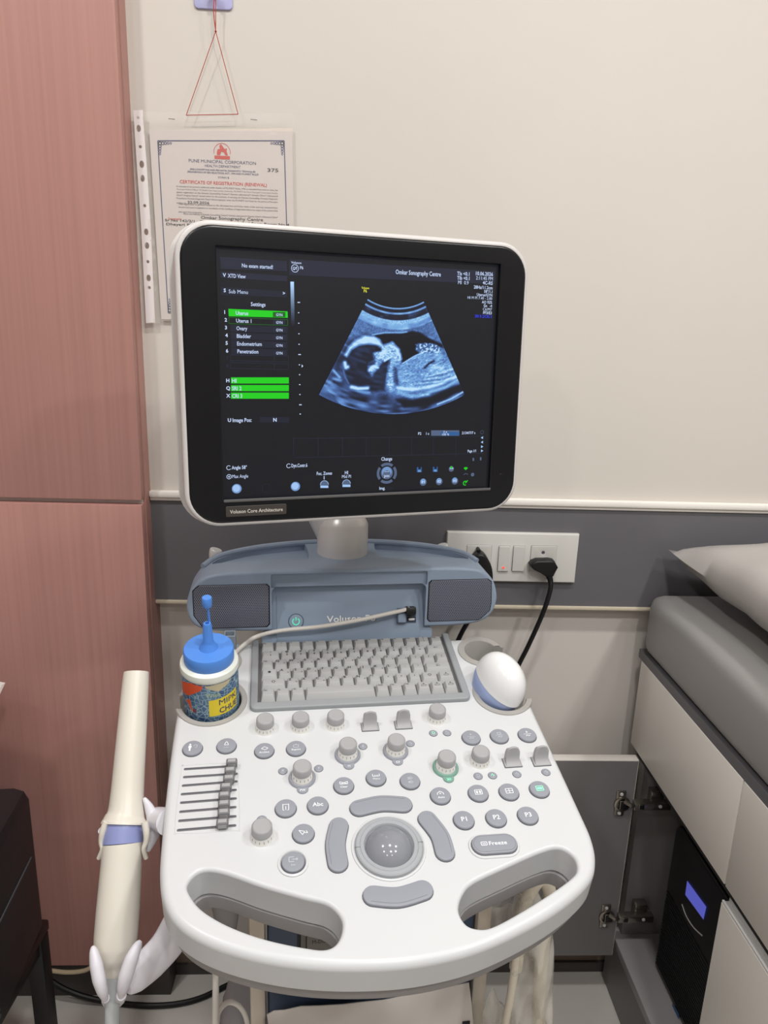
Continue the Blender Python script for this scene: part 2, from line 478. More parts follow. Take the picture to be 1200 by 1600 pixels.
for (cx, cy, dx, dy) in ((250, 224, 1, 1), (441, 224, -1, 1), (265, 485, 1, -1)):      # corner flourishes
    for k in range(5):
        r = 0.0028 - 0.0003 * k
        for (ex, ey) in ((dx * k * 4.2, 0), (0, dy * k * 4.2)):
            c0 = P2(cx + ex, cy + ey)
            b.slab(circ(c0, r, 10), m_navy, 0.0001, hp, 0.0003, holes=[circ(c0, r * 0.55, 8)])
# crest: a small red horse-and-rider shape on a plinth
cr = P2(347, 237)
sc = (P2(365, 237) - P2(329, 237)).x / 36
def cpt(x, y): return (cr.x + x * sc, cr.y + y * sc)
for pl in ([(-12, -11), (12, -11), (12, -6), (-12, -6)], [(-8, -5), (-3, -5), (-1, 0), (3, -1), (5, -5), (9, -5), (7, 1), (8, 5), (4, 4), (1, 8), (-2, 11), (-4, 8), (-3, 4), (-7, 3), (-8, -1)]):
    b.add([(cpt(*q)[0], cpt(*q)[1], hp) for q in pl], [tuple(range(len(pl)))], m_red)
arc = [cpt(13 * math.cos(math.radians(a)), 13 * math.sin(math.radians(a)) - 1) for a in range(-10, 191, 20)]
for i in range(len(arc) - 1): line(b, arc[i], arc[i + 1], 0.0007, m_red, hp)
def ctext(s, x0, x1, y, px, m):
    p, q = P2(x0, y), P2(x1, y)
    cap = px * (P2(300, y - 5) - P2(300, y + 5)).y / 10
    b.text(s, m, ((p.x + q.x) / 2, (p.y + q.y) / 2), cap, width=abs(q.x - p.x), h=hp)
ctext('PUNE MUNICIPAL CORPORATION', 295, 400, 253, 5, m_navy)
ctext('HEALTH DEPARTMENT', 320, 376, 260, 4, m_navy)
ctext('(PRE-CONCEPTION AND PRE-NATAL DIAGNOSTIC TECHNIQUES', 297, 399, 266.4, 2.6, m_navy)
ctext('(PROHIBITION OF SEX SELECTION) ACT, 1994 AND PC-PNDT RULES', 293, 404, 270.6, 2.6, m_navy)
ctext('FORM B', 341, 358, 277.5, 3, m_navy)
ctext('375', 418, 435, 266, 5.5, m_pen)
ctext('CERTIFICATE OF REGISTRATION (RENEWAL)', 281, 417, 286.5, 5, m_red)
small = ['In exercise of the powers conferred under Section of PC-PNDT Rules, 1996 as amended from time to time, the',
 'Municipal Medical Officer Of Health Cum Appropriate Authority, PC-PNDT has Pune Municipal Corporation hereby',
 'grants registration to the Genetic Counselling Centre*/ Genetic Laboratory*/ Genetic Clinic*/ Ultrasound',
 'Clinic*/ Imaging Centre* named below for the purposes of carrying out Genetic Counselling, Prenatal Diagnostic',
 'Procedures/ Prenatal Diagnostic Tests/ Ultrasonography under the PC-PNDT Act/ Rules for the period of five years',
 'ending on', 'This registration is granted subject to the aforesaid Act and Rules made under and any contravention',
 'thereof shall result in suspension or cancellation of this Certificate of Registration before the expiry of the period of five',
 'years apart from prosecution.', 'Name and Address of Genetic Counselling Centre*/ Genetic Laboratory*/ Genetic Clinic*/ Ultrasound Clinic*']
ys = [294, 298.6, 303.2, 307.8, 312.6, 317, 321.6, 326.4, 331.4, 336.8]
for s_, y_ in zip(small, ys):
    x1 = {5: 291, 8: 316}.get(ys.index(y_), 434)
    ctext(s_, 276 + (3 if y_ > 320 else 0) + (8 if y_ > 336 else 0), x1, y_, 2.3, m_grey)
ctext('22.09.2026', 293, 327, 316.5, 4, m_pen)
ctext('Omkar Sonography Centre', 314, 411, 341.5, 4.6, m_pen)
ctext('Sonographic', 263, 284, 341.8, 3.2, m_red)
ctext('Sr No 142/2/1   Flat No 3, Dhayari, 2nd floor, Room No 4', 258, 452, 347.6, 3.8, m_pen)
ctext('Dhayari Phata, opp. Sinhagad Road, Pune - 411 041', 260, 452, 353.6, 3.8, m_pen)
b.build('printed_sheet', MP, cert, smooth=0, label='printed front sheet')

def filmmat(name, a, rough, rgb):
    M = bpy.data.materials.new(name); M.use_nodes = True; nt = M.node_tree
    p = nt.nodes['Principled BSDF']; p.inputs['Base Color'].default_value = lin(rgb)
    p.inputs['Roughness'].default_value = rough; p.inputs['Alpha'].default_value = a
    tc = nt.nodes.new('ShaderNodeTexCoord'); n2 = nt.nodes.new('ShaderNodeTexNoise'); n2.inputs['Scale'].default_value = 38; n2.inputs['Detail'].default_value = 3
    nt.links.new(tc.outputs['Object'], n2.inputs['Vector'])
    bp = nt.nodes.new('ShaderNodeBump'); bp.inputs['Strength'].default_value = 0.5; bp.inputs['Distance'].default_value = 0.004
    nt.links.new(n2.outputs['Fac'], bp.inputs['Height']); nt.links.new(bp.outputs[0], p.inputs['Normal'])
    return M
m_film = filmmat('clear wrinkled plastic film', 0.15, 0.12, (225, 222, 214))
m_bag = filmmat('cloudy plastic bag film', 0.36, 0.18, (226, 222, 212))
m_strip = mat('white punched strip plastic', (228, 222, 220), 0.4)
m_string = mat('red cotton string', (178, 70, 60), 0.8)
yF = D - 0.010
MF = Matrix.Translation((0, yF, 0)) @ MX
def F2(x, y): return P2(x, y, yF)
sl = thing('plastic_sleeve', (F2(335, 505).x, yF, F2(335, 505).y), 'clear plastic document sleeve with punched white strip hanging on red string', 'document sleeve')
b = MB()
gx, gy = 18, 24
def bil(p, q, r, s_, a, c): return (p * (1 - a) + q * a) * (1 - c) + (s_ * (1 - a) + r * a) * c
cs = [F2(222, 174), F2(459, 178), F2(464, 505), F2(240, 505)]
g = [[bil(cs[0], cs[1], cs[2], cs[3], i / gx, j / gy) for i in range(gx + 1)] for j in range(gy + 1)]
vs = [(p.x, p.y, 0.0008 + 0.0012 * math.sin(i * 1.7 + j * .6) * math.sin(j * 1.1 + i * .3)) for j, r in enumerate(g) for i, p in enumerate(r)]
b.add(vs, [(j * (gx + 1) + i, j * (gx + 1) + i + 1, (j + 1) * (gx + 1) + i + 1, (j + 1) * (gx + 1) + i) for j in range(gy) for i in range(gx)], m_film)
b.build('film', MF, sl, label='clear wrinkled film')
b = MB()
hl = [(216, 184, 2.3), (217, 201, 3.4), (219.6, 229.6, 2.4), (221.8, 257, 3.6), (223, 279, 3.4), (226.5, 321.6, 2.4), (228.8, 362.6, 3.4), (230, 384, 3.4), (231.5, 409, 2.3), (232.5, 434.5, 3.4), (233.5, 449.5, 2.4)]
holes = []
for (x, y, r) in hl:
    c0 = F2(x, y); k = (F2(x + 10, y) - F2(x, y)).x / 10
    holes.append([Vector((c0.x + r * k * math.cos(a * math.pi / 7), c0.y + r * k * (1.5 if r > 3 else 1.0) * math.sin(a * math.pi / 7))) for a in range(14)])
b.slab([F2(208.6, 173), F2(223, 172), F2(229.5, 257), F2(236, 357), F2(242.5, 504), F2(228.5, 505), F2(221, 357), F2(214, 257)], m_strip, 0.0001, 0.0012, 0.0004, holes=holes)
b.build('punched_strip', MF, sl, smooth=0, label='white strip with a column of punched holes')
for (x, y) in ((269, 186.5), (397, 187.5)):
    b = MB(); line(b, F2(x - 5, y), F2(x + 5, y + 0.8), 0.0009, m_chrome, 0.003); b.build('staple', MF, sl, smooth=0)
A, Bp, Cp, Kp = Wc(291, 180, yF - .002), Wc(372, 178.5, yF - .002), Wc(337, 49, yF - .004), Wc(335, -6, yF - 0.006)
b = MB()
b.tube([A, Bp], 0.00055, m_string, 6, smooth=0); b.tube([A, Cp], 0.00055, m_string, 6, smooth=0); b.tube([Bp, Cp], 0.00055, m_string, 6, smooth=0)
b.tube([Cp, Wc(334, 20, yF - .006), Kp], 0.0007, m_string, 6); b.tube([Cp, Wc(337, 25, yF - .004), Wc(337, -6, yF - 0.006)], 0.0006, m_string, 6)
b.lathe([(0, .002), (0.0018, 0.0), (0, -.002)], m_string, T(Cp), 8)
b.build('string', None, sl, label='red hanging string')
hk = thing('adhesive_hook', (Wc(335, 0).x, D, Wc(335, 0).z), 'lavender plastic adhesive hook on the wall holding the red string', 'wall hook')
p0, p1 = P2(304, 14, D), P2(364, 14, D)
MW = Matrix.Translation((0, D - 0.003, 0)) @ MX
m_lav = mat('lavender plastic', (176, 176, 214), 0.4)
b = MB(); b.slab(rrect(p0.x, p0.y, p1.x, p0.y + 0.075, 0.006), m_lav, 0.001, 0.0, 0.003); b.build('back_plate', MW, hk)
b = MB(); xm = Wc(335, 0).x; b.tube([(xm, D - .003, p0.y + .05), (xm, D - .006, p0.y + .02), (xm, D - .016, p0.y + .012), (xm, D - .02, p0.y + .024)], 0.003, m_lav, 8); b.build('hook_arm', None, hk)

# ------------------------------------------------------------------ switchboard, plugs and their cables
yW = D - 0.003
pl = P2(699.5, 831, yW - .009); pr = P2(898, 911, yW - .009)
MB_ = Matrix.Translation((0, yW, 0)) @ MX
m_plate = mat('silver white switch plate', (214, 212, 206), 0.35, var=0.01)
m_mod = mat('pale grey switch module', (206, 204, 198), 0.32)
sb = thing('switchboard', ((pl.x + pr.x) / 2, yW, pr.y), 'silver white switchboard with two sockets and two switches on the grey band', 'switchboard')
b = MB(); b.slab([(pl.x, pr.y), (pr.x, pr.y), (pr.x, pl.y), (pl.x, pl.y)], m_plate, 0.0025, 0.009, 0.009); b.build('plate', MB_, sb)
def Q(x, y): return P2(x, y, yW - .0095)
def module(name, x0, y0, x1, y1, h0, holes=(), m=m_mod, label=None):
    a, c = Q(x0, y1), Q(x1, y0)
    bb = MB(); bb.slab(rrect(a.x, a.y, c.x, c.y, 0.0012, 2), m_gap, 0.0002, 0.0092, 0.001)
    bb.slab(rrect(a.x + .0005, a.y + .0005, c.x - .0005, c.y - .0005, 0.001, 2), m, 0.0006, h0, 0.003, holes=[circ(Q(*hh[:2]), hh[2], 16) for hh in holes])
    for hh in holes:
        c0 = Q(*hh[:2]); bb.add([(v.x, v.y, h0 - 0.0025) for v in circ(c0, hh[2], 16)], [tuple(range(16))], m_black)
    return bb.build(name, MB_, sb, label=label)
module('socket', 727, 852, 769, 893, 0.0105, [(749, 863, .0028), (740, 880, .0024), (758, 880, .0024)])
s1 = module('switch', 776.5, 853, 797.5, 892, 0.0125, label='switch with a lit red lamp')
s2 = module('switch', 799, 853, 821.5, 892, 0.0125)
module('socket', 826.5, 853, 871, 893, 0.0105, [(848.5, 863.5, .0030), (839, 880, .0024), (858, 880, .0024)])
bb = MB(); c0 = Q(786, 886); bb.lathe([(0.002, 0), (0.002, .0006), (0, .0008)], glow('red neon lamp', (255, 70, 60), 1.6), Matrix.Translation((c0.x, c0.y, 0.0125)), 12); bb.build('indicator_lamp', MB_, s1, label='lit red indicator lamp')
def cableY(name, pts, r, m, seg=8):
    return MB().tube(pts, r, m, seg)
# right plug
pg = thing('power_plug', Wc(850, 885, yW - .02), 'black power plug in the right socket with its cable hanging down', 'power plug', 'power plugs in the switchboard')
yp = yW - 0.0105
MPl = Matrix.Translation((0, yp, 0)) @ MX
def G(x, y): return P2(x, y, yp - .01)
b = MB(); b.slab([G(826.5, 882), G(833, 889), G(844, 894), G(851, 899), G(863, 899), G(866, 893), G(870.5, 885), G(865, 875), G(858, 873.5), G(838, 874), G(831, 877)], m_black, 0.004, 0.019, 0.019, rb=0.001)
b.build('plug_body', MPl, pg)
b = MB(); b.tube([Wc(856.5, 896, yp - .011), Wc(859.5, 905, yp - .013), Wc(860.5, 911, yp - .014)], [0.0062, 0.0052, 0.0042], m_black, 12)
b.build('strain_relief', None, pg)
b = MB(); b.tube([Wc(860, 907, yp - .014), Wc(860, 920, yp - .018), Wc(853, 945, yp - .022), Wc(841, 975, yp - .02), Wc(824, 1012, yp - .014), Wc(808, 1045, yp - .01), Wc(800, 1080, yp + 0.0), Wc(795, 1200, yp + .005)], 0.0042, m_black, 10)
b.build('cable', None, pg)
pg2 = thing('power_plug', Wc(755, 880, yW - .02), 'black power plug in the left socket, half hidden behind the blue speaker housing', 'power plug', 'power plugs in the switchboard')
b = MB(); b.slab(smoothloop([G(738, 874), G(741, 866), G(747, 862), G(756, 864), G(764, 876), G(768, 890), G(767, 905), G(752, 905), G(742, 890)], 4), m_black, 0.005, 0.024, 0.024, rb=0.001)
b.lathe([(0.0034, 0), (0.0034, .012), (0, .014)], m_black, Matrix.Translation((G(748, 860).x, G(748, 860).y, 0)), 14)
b.build('plug_body', MPl, pg2)
b = MB(); b.tube([Wc(760, 900, yp - .012), Wc(757, 930, yp - .02), Wc(740, 960, yp - .02), Wc(729, 975, yp - .02), Wc(716, 1000, yp - .018), Wc(700, 1040, yp - .01)], 0.0042, m_black, 10)
b.build('cable', None, pg2)

# ------------------------------------------------------------------ examination couch: base unit, mattress, pillow
BX = 0.527
m_front = mat('cream laminate front', (224, 219, 211), 0.32, var=0.02, scale=(6, 6, 3))
m_carc = mat('dark grey laminate', (122, 119, 119), 0.4, var=0.03, scale=(8, 8, 8))
m_inner = mat('light grey shelf laminate', (168, 164, 164), 0.4)
YC = 0.809; YE = -0.55; XE = 1.30
cb = thing('couch_base', (0.9, 0.4, 0), 'cream fronted couch base cabinet with one door standing open by the wall', 'cabinet')
b = MB()
b.box((BX + 0.02, 1.132, 0.11), (XE, 1.150, 0.722), m_carc)           # end panel
b.box((BX + 0.02, YE, 0.11), (XE, YE + 0.018, 0.722), m_carc)
b.box((XE - 0.018, YE, 0.11), (XE, 1.150, 0.722), m_carc)
b.box((BX + 0.02, YE, 0.553), (XE, 1.150, 0.571), m_carc)             # drawer floor
b.box((BX + 0.02, 0.36, 0.145), (XE, 0.378, 0.553), m_carc)
b.build('carcass', None, cb)
MB().box((BX + 0.004, YE, 0.128), (XE, 1.150, 0.146), m_inner, 0.0008).build('bottom_panel', None, cb, label='light grey cabinet floor')
MB().box((BX + 0.012, YE, 0.0), (BX + 0.028, 1.172, 0.128), m_carc).build('plinth', None, cb)
MB().box((BX + 0.001, YE, 0.722), (XE, 1.176, 0.738), m_band).build('top_board', None, cb, label='dark grey top board edge')
MB().box((BX, YC + 0.001, 0.5555), (BX + 0.018, 1.160, 0.7215), m_front, 0.0008).build('drawer_front', None, cb, label='cream front panel next to the wall')
MB().box((BX, 0.06, 0.5555), (BX + 0.018, YC - 0.002, 0.7215), m_front, 0.0008).build('drawer_front', None, cb, label='cream front panel further from the wall')
MB().box((BX + 0.001, 0.06, 0.549), (BX + 0.018, 1.13, 0.5555), m_dark).build('edge_strip', None, cb, label='dark strip under the front panels')
dr = MB().box((BX, 0.37, 0.11), (BX + 0.018, YC, 0.527), m_front, 0.0008).build('door', None, cb, label='closed cream door with a metal edge handle')
b = MB(); b.box((BX + 0.0005, 0.37, 0.527), (BX + 0.004, YC, 0.531), m_silver, 0.0006); b.box((BX + 0.004, 0.37, 0.5265), (BX + 0.02, YC, 0.5285), m_silver, 0.0004); b.build('edge_handle', None, dr, label='aluminium edge profile')
MB().box((BX + 0.011, 0.37, 0.529), (BX + 0.017, YC, 0.5545), m_silver).build('handle_channel', None, cb, label='aluminium channel above the closed door')
# open door, parallel to the back wall, dark inside towards the room
od = MB()
od.box((BX - 0.36, 1.112, 0.116), (BX - 0.001, 1.130, 0.549), m_front, 0.0008)
od.box((BX - 0.3585, 1.1113, 0.1175), (BX - 0.0025, 1.1118, 0.5475), m_carc)
od = od.build('door', None, cb, label='open door showing its dark grey inner side')
for (px, py, lab) in ((964, 1254, 0), (940, 1430, 0)):
    c0 = WY(px, py, 1.111); z = c0.z; hx = BX - 0.026
    b = MB()
    b.box((hx - 0.010, 1.1075, z - 0.026), (hx + 0.008, 1.1113, z + 0.026), m_chrome, 0.0015)
    b.lathe([(0.015, 0), (0.015, .003), (0.012, .004), (0.011, -.001)], m_chrome, Matrix.Translation((hx + .002, 1.1085, z)) @ Matrix.Rotation(math.pi / 2, 4, 'X'), 18)
    b.box((hx - 0.004, 1.102, z - 0.009), (hx + 0.012, 1.109, z + 0.009), m_black, 0.001)
    b.tube([(hx + 0.004, 1.104, z + .008), (hx + 0.016, 1.098, z + .004), (hx + 0.026, 1.108, z - .002)], 0.004, m_chrome, 8)
    b.box((hx + 0.022, 1.100, z - 0.0085), (hx + 0.090, 1.114, z + 0.0065), m_chrome, 0.0015)
    b.box((hx + 0.030, 1.098, z - 0.005), (hx + 0.040, 1.101, z + 0.004), m_black, 0.0008)
    b.box((hx + 0.058, 1.114, z - 0.013), (hx + 0.082, 1.1318, z + 0.020), m_chrome, 0.002)
    for zz in (-0.02, 0.02): b.lathe([(0.0034, 0), (0.003, .0012), (0, .0014)], m_silver, Matrix.Translation((hx - .001, 1.1075, z + zz)) @ Matrix.Rotation(math.pi / 2, 4, 'X'), 10)
    b.lathe([(0.0034, 0), (0.003, .0012), (0, .0014)], m_silver, Matrix.Translation((hx + .070, 1.100, z)) @ Matrix.Rotation(math.pi / 2, 4, 'X'), 10)
    b.build('hinge', None, od)
m_vinyl = mat('grey leatherette', (150, 148, 146), 0.38, var=0.02, scale=(5, 5, 5), bump=0.12, bscale=700)
mt = MB().box((BX - 0.002, YE + 0.02, 0.738), (XE - 0.02, 1.168, 0.852), m_vinyl, 0.024, seg=5)
mt = mt.build('mattress')
tag(mt, 'grey leatherette couch mattress on the cream base cabinet', 'mattress')
# pillow
def pillow(M):
    b = MB(); N = 36; a, c, hh = 0.31, 0.215, 0.078
    top = []; bot = []
    for sgn in (1, -1):
        vs = []
        for j in range(N + 1):
            for i in range(N + 1):
                s_ = -1 + 2 * i / N; t_ = -1 + 2 * j / N
                pin = 0.06
                x = a * s_ * (1 - pin * (1 - t_ * t_) * abs(s_) ** 3); y = c * t_ * (1 - pin * 1.6 * (1 - s_ * s_) * abs(t_) ** 3)
                k = max(0.0, (1 - s_ ** 2) * (1 - t_ ** 2)) ** 0.42
                z = hh * k * (1.0 if sgn > 0 else 0.86)
                wr = 0.0035 * math.sin(9 * s_ + 5 * t_) * math.sin(7 * t_ - 4 * s_) * k ** .5 * (1 - k) * 3
                vs.append((x, y, sgn * z + wr + 0.012 * (s_ * s_ * t_ * t_) ** 2))
        b.add(vs, [(j * (N + 1) + i, j * (N + 1) + i + 1, (j + 1) * (N + 1) + i + 1, (j + 1) * (N + 1) + i) for j in range(N) for i in range(N)], m_pillow)
    bmesh.ops.remove_doubles(b.bm, verts=b.bm.verts[:], dist=1e-5)
    return b.build('pillow', M, smooth=60)
m_pillow = mat('grey pillow leatherette', (168, 164, 160), 0.36, var=0.02, scale=(5, 5, 5), bump=0.1, bscale=700)
pw = pillow(Matrix.Translation((0.86, 0.945, 0.922)) @ Matrix.Rotation(math.radians(1), 4, 'Z'))
tag(pw, 'grey leatherette pillow lying on the mattress against the wall', 'pillow')

# ------------------------------------------------------------------ power supply unit in the open cabinet
XU = 0.585
ua, ub = WX(1016, 1540, XU), WX(1047, 1345, XU)
y1 = (ua.y + ub.y) / 2; y0 = y1 - 0.205; zb = 0.146; zt = WX(1075, 1311, XU).z
ups = thing('power_supply', (XU + 0.15, (y0 + y1) / 2, zb), 'black backup power supply with a lit blue display inside the open cabinet', 'power supply')
m_ups = mat('glossy black front', (14, 14, 17), 0.35); m_ups2 = mat('black ribbed grille', (24, 24, 26), 0.5)
MU = Matrix(((0, 0, -1, XU), (-1, 0, 0, y1), (0, 1, 0, 0), (0, 0, 0, 1)))    # local x = -Y, y = Z, h = -X
w = y1 - y0
b = MB(); b.slab(rrect(0, zb, w, zt, 0.02, 5), m_ups, 0.006, 0.0, 0.32); b.build('case', MU, ups)
b = MB()
for k in range(24): b.box((0.008, zb + 0.012 + k * 0.0068, -0.001), (w - 0.008, zb + 0.0152 + k * 0.0068, 0.0016), m_ups2, 0.0006)
b.build('ribbed_grille', MU, ups, label='ribbed lower grille')
def U(x, y): p = WX(x, y, XU - 0.001); return Vector((y1 - p.y, p.z))
sc_ = [U(1074, 1376), U(1104, 1417), U(1099.5, 1437), U(1071, 1398)]
b = MB(); b.add([(p.x, p.y, 0.0014) for p in sc_], [(0, 1, 2, 3)], glow('lit blue display', (88, 92, 190), 0.85)); b.build('display', MU, ups, smooth=0, label='lit blue display')
b = MB(); b.tube([U(1065, 1413).to_3d(), U(1072, 1432).to_3d(), U(1083, 1449).to_3d(), U(1096.5, 1462).to_3d()], 0.0012, m_silver, 6); b.build('trim_line', MU, ups, label='thin curved silver line')
b = MB(); lg = [U(1052, 1567), U(1062.5, 1585), U(1058, 1612), U(1047, 1592)]
b.add([(p.x, p.y, 0.0022) for p in lg], [(0, 1, 2, 3)], mat('blue badge', (50, 96, 150), 0.4))
cc = (lg[0] + lg[1] + lg[2] + lg[3]) / 4
b.add([(cc.x - .007, cc.y - .003, .0026), (cc.x + .006, cc.y - .002, .0026), (cc.x, cc.y + .010, .0026)], [(0, 1, 2)], m_legw)
b.build('badge', MU, ups, smooth=0, label='small blue badge')

# ================================================================== the ultrasound machine
base_xy = MM @ Vector((0.1325, 0.10, 0))
us = thing('ultrasound_machine', (base_xy.x, base_xy.y, 0), 'white and slate blue ultrasound machine with a lit screen, keyboard and control panel', 'ultrasound machine')
# ---- control panel (rounded slab, two hand openings, four cup holes)
outline = [C(*q) for q in ((318, 1000), (296, 1032), (282, 1080), (270, 1150), (260, 1230), (252, 1310), (249, 1366), (255, 1408), (276, 1442), (321, 1471), (390, 1494), (470, 1508),
           (560, 1512), (650, 1506), (740, 1486), (820, 1451), (881, 1414), (922, 1376), (932, 1345), (926, 1308), (904, 1258), (857, 1157), (829, 1097), (803, 1038), (786, 1008), (758, 996), (690, 998), (540, 1001), (400, 1004))]
oloop = smoothloop(outline, 5)
slotL = smoothloop([C(*q) for q in ((293, 1380), (313, 1361), (346, 1362), (410, 1384), (473, 1402), (513, 1413), (534, 1437), (530, 1466), (511, 1481), (473, 1478), (410, 1464), (356, 1444), (317, 1421), (298, 1399))], 5)
slotR = smoothloop([C(*q) for q in ((717, 1420), (724, 1395), (742, 1377), (793, 1353), (843, 1331), (873, 1324), (896, 1337), (902, 1357), (891, 1372), (856, 1397), (809, 1426), (768, 1447), (744, 1449), (727, 1441))], 5)
CUPS = {'LR': (C(345, 1035) * 0 + Vector((-0.061, 0.0885)), 0.0245, 0.034, -1), 'LF': (Vector((-0.0635, 0.0085)), 0.0385, 0.0465, -1),
        'RR': (Vector((0.3255, 0.0885)), 0.0245, 0.035, 1), 'RF': (Vector((0.3305, -0.0055)), 0.0330, 0.0415, 1)}
b = MB()
b.slab(oloop, m_white, 0.0085, 0.0, 0.040, holes=[slotL, slotR], n=6, rh=0.0045, rb=0.003)
panel = b.build('control_panel', MC, us)
cut = []
for key, (c0, ri, ro, sgn) in CUPS.items():
    q = MB(); q.slab(circ(c0, ri + 0.0025, 40), m_white, 0.0001, 0.03, 0.12); cut.append(q.build('cutter', MC))
    q = MB(); hw = 0.0125 if key[1] == 'F' else 0.0105
    x0, x1 = sorted((c0.x, c0.x + sgn * 0.09))
    q.box((x0, c0.y - hw - .0015, -0.06), (x1, c0.y + hw + .0015, 0.03), m_white); cut.append(q.build('cutter', MC))
boolean(panel, cut); wnorm(panel)
under_o = [Vector(p) for p in oloop]
cen = Vector((0.1325, -0.12))
under_o = [cen + (p - cen) * 0.978 for p in oloop]
def scaled(L, k):
    c = sum((Vector(p) for p in L), Vector((0, 0))) / len(L); return [c + (Vector(p) - c) * k for p in L]
b = MB(); b.slab(under_o, m_under, 0.001, -0.0405, 0.022, holes=[scaled(slotL, 0.97), scaled(slotR, 0.97)], n=3, rb=0.004)
ush = b.build('under_shell', MC, us, label='grey underside shell')
cut = []
for key, (c0, ri, ro, sgn) in CUPS.items():
    q = MB(); q.slab(circ(c0, ri + 0.0025, 40), m_white, 0.0001, 0.03, 0.14); cut.append(q.build('cutter', MC))
boolean(ush, cut)
# ---- cups
for key, (c0, ri, ro, sgn) in CUPS.items():
    hw = 0.0125 if key[1] == 'F' else 0.0105
    L = 0.0535 if key == 'LF' else 0.041
    L = {'LF': 0.0425, 'RF': 0.0395, 'LR': 0.036, 'RR': 0.0385}[key]
    f0 = math.asin(hw / ri); g0 = math.asin(min(0.99, hw / ro)); N = 40
    ang = [f0 + (2 * math.pi - 2 * f0) * k / N for k in range(N + 1)]
    ang2 = [g0 + (2 * math.pi - 2 * g0) * k / N for k in range(N + 1)]
    inn = [c0 + Vector((sgn * ri * math.cos(a), ri * math.sin(a))) for a in ang]
    out = [c0 + Vector((sgn * ro * math.cos(a), ro * math.sin(a))) for a in ang2]
    b = MB(); mcup = m_cup
    ht, dp = 0.0016, -0.062
    vs = [(p.x, p.y, -0.0002) for p in out] + [(p.x, p.y, ht) for p in [c0 + (q - c0) * 0.985 for q in out]] + [(p.x, p.y, ht) for p in [c0 + (q - c0) * 1.03 for q in inn]] + [(p.x, p.y, ht - 0.0012) for p in inn] + [(p.x, p.y, dp) for p in [c0 + (q - c0) * 0.93 for q in inn]]
    n1 = N + 1
    fs = [(r * n1 + k, r * n1 + k + 1, (r + 1) * n1 + k + 1, (r + 1) * n1 + k) for r in range(4) for k in range(N)]
    b.add(vs, fs, mcup)
    b.add([(p.x, p.y, dp) for p in [c0 + (q - c0) * 0.93 for q in inn]], [tuple(range(n1))], mcup)
    for e, s2 in ((inn[0], 1), (inn[-1], -1)):                  # cheeks of the side slot
        far = Vector((c0.x + sgn * L, e.y))
        yo = e.y + s2 * 0.0012
        b.add([(e.x, e.y, ht), (far.x, far.y, ht - .004), (far.x, far.y, -0.036), (e.x, e.y, dp), (e.x, yo, ht), (far.x, yo, ht - .004), (far.x, yo, -0.036), (e.x, yo, dp)],
              [(0, 1, 2, 3), (4, 7, 6, 5), (0, 4, 5, 1), (1, 5, 6, 2)], mcup)
    b.build('probe_cup', MC, us, smooth=40)
# ---- keyboard
KH = 0.1205
b = MB()
uo = [tuple(v) for v in rrect(-0.0135, -0.0165, 0.2835, 0.06, 0.009, 5)[12:]] + [ (0.2835, 0.1275), (0.2800, 0.1295), (0.2735, 0.1295), (0.2735, -0.0035), (-0.0035, -0.0035), (-0.0035, 0.1295), (-0.0105, 0.1295), (-0.0135, 0.1275)]
b.slab([Vector(p) for p in uo], m_kframe, 0.0022, 0.0065, 0.0068, n=4)
kb = b.build('keyboard', MC, us)
b = MB(); b.slab([Vector(p) for p in ((-0.0036, -0.0036), (0.2736, -0.0036), (0.2736, 0.126), (-0.0036, 0.126))], m_keyd, 0.0001, 0.0012, 0.0014); b.build('key_well', MC, kb, label='dark well between the keys')
W_ = 0.27 / 15
rows = [
 ([1.1, 1.1, 1.1, 5.3] + [1.067] * 6, ['Ctrl', 'Fn', 'Alt', '', 'AltGr', 'Ins', 'Del', '\u25C4', '\u25BC', '\u25BA']),
 ([1.9] + [1.045] * 10 + [1.35, 1.3], ['\u21E7', 'Z', 'X', 'C', 'V', 'B', 'N', 'M', '<', '>', '?', '\u21E7', '\u25B2']),
 ([1.3] + [1.05] * 11 + [2.15], ['\u21EA', 'A', 'S', 'D', 'F', 'G', 'H', 'J', 'K', 'L', ':', '"', 'Enter']),
 ([1.0] + [1.077] * 13, ['Tab', 'Q', 'W', 'E', 'R', 'T', 'Y', 'U', 'I', 'O', 'P', '{', '}', '|']),
 ([1.5] + [1.08] * 11 + [1.62], ['!1', '@2', '#3', '$4', '%5', '^6', '&7', '*8', '(9', ')0', '_-', '+=', '\u2190']),
 ([15 / 14] * 14, ['Esc', '~`', 'F1', 'F2', 'F3', 'F4', 'F5', 'F6', 'F7', 'F8', 'F9', 'F10', '|\\', 'PrtSc'])]
RH = KH / 6
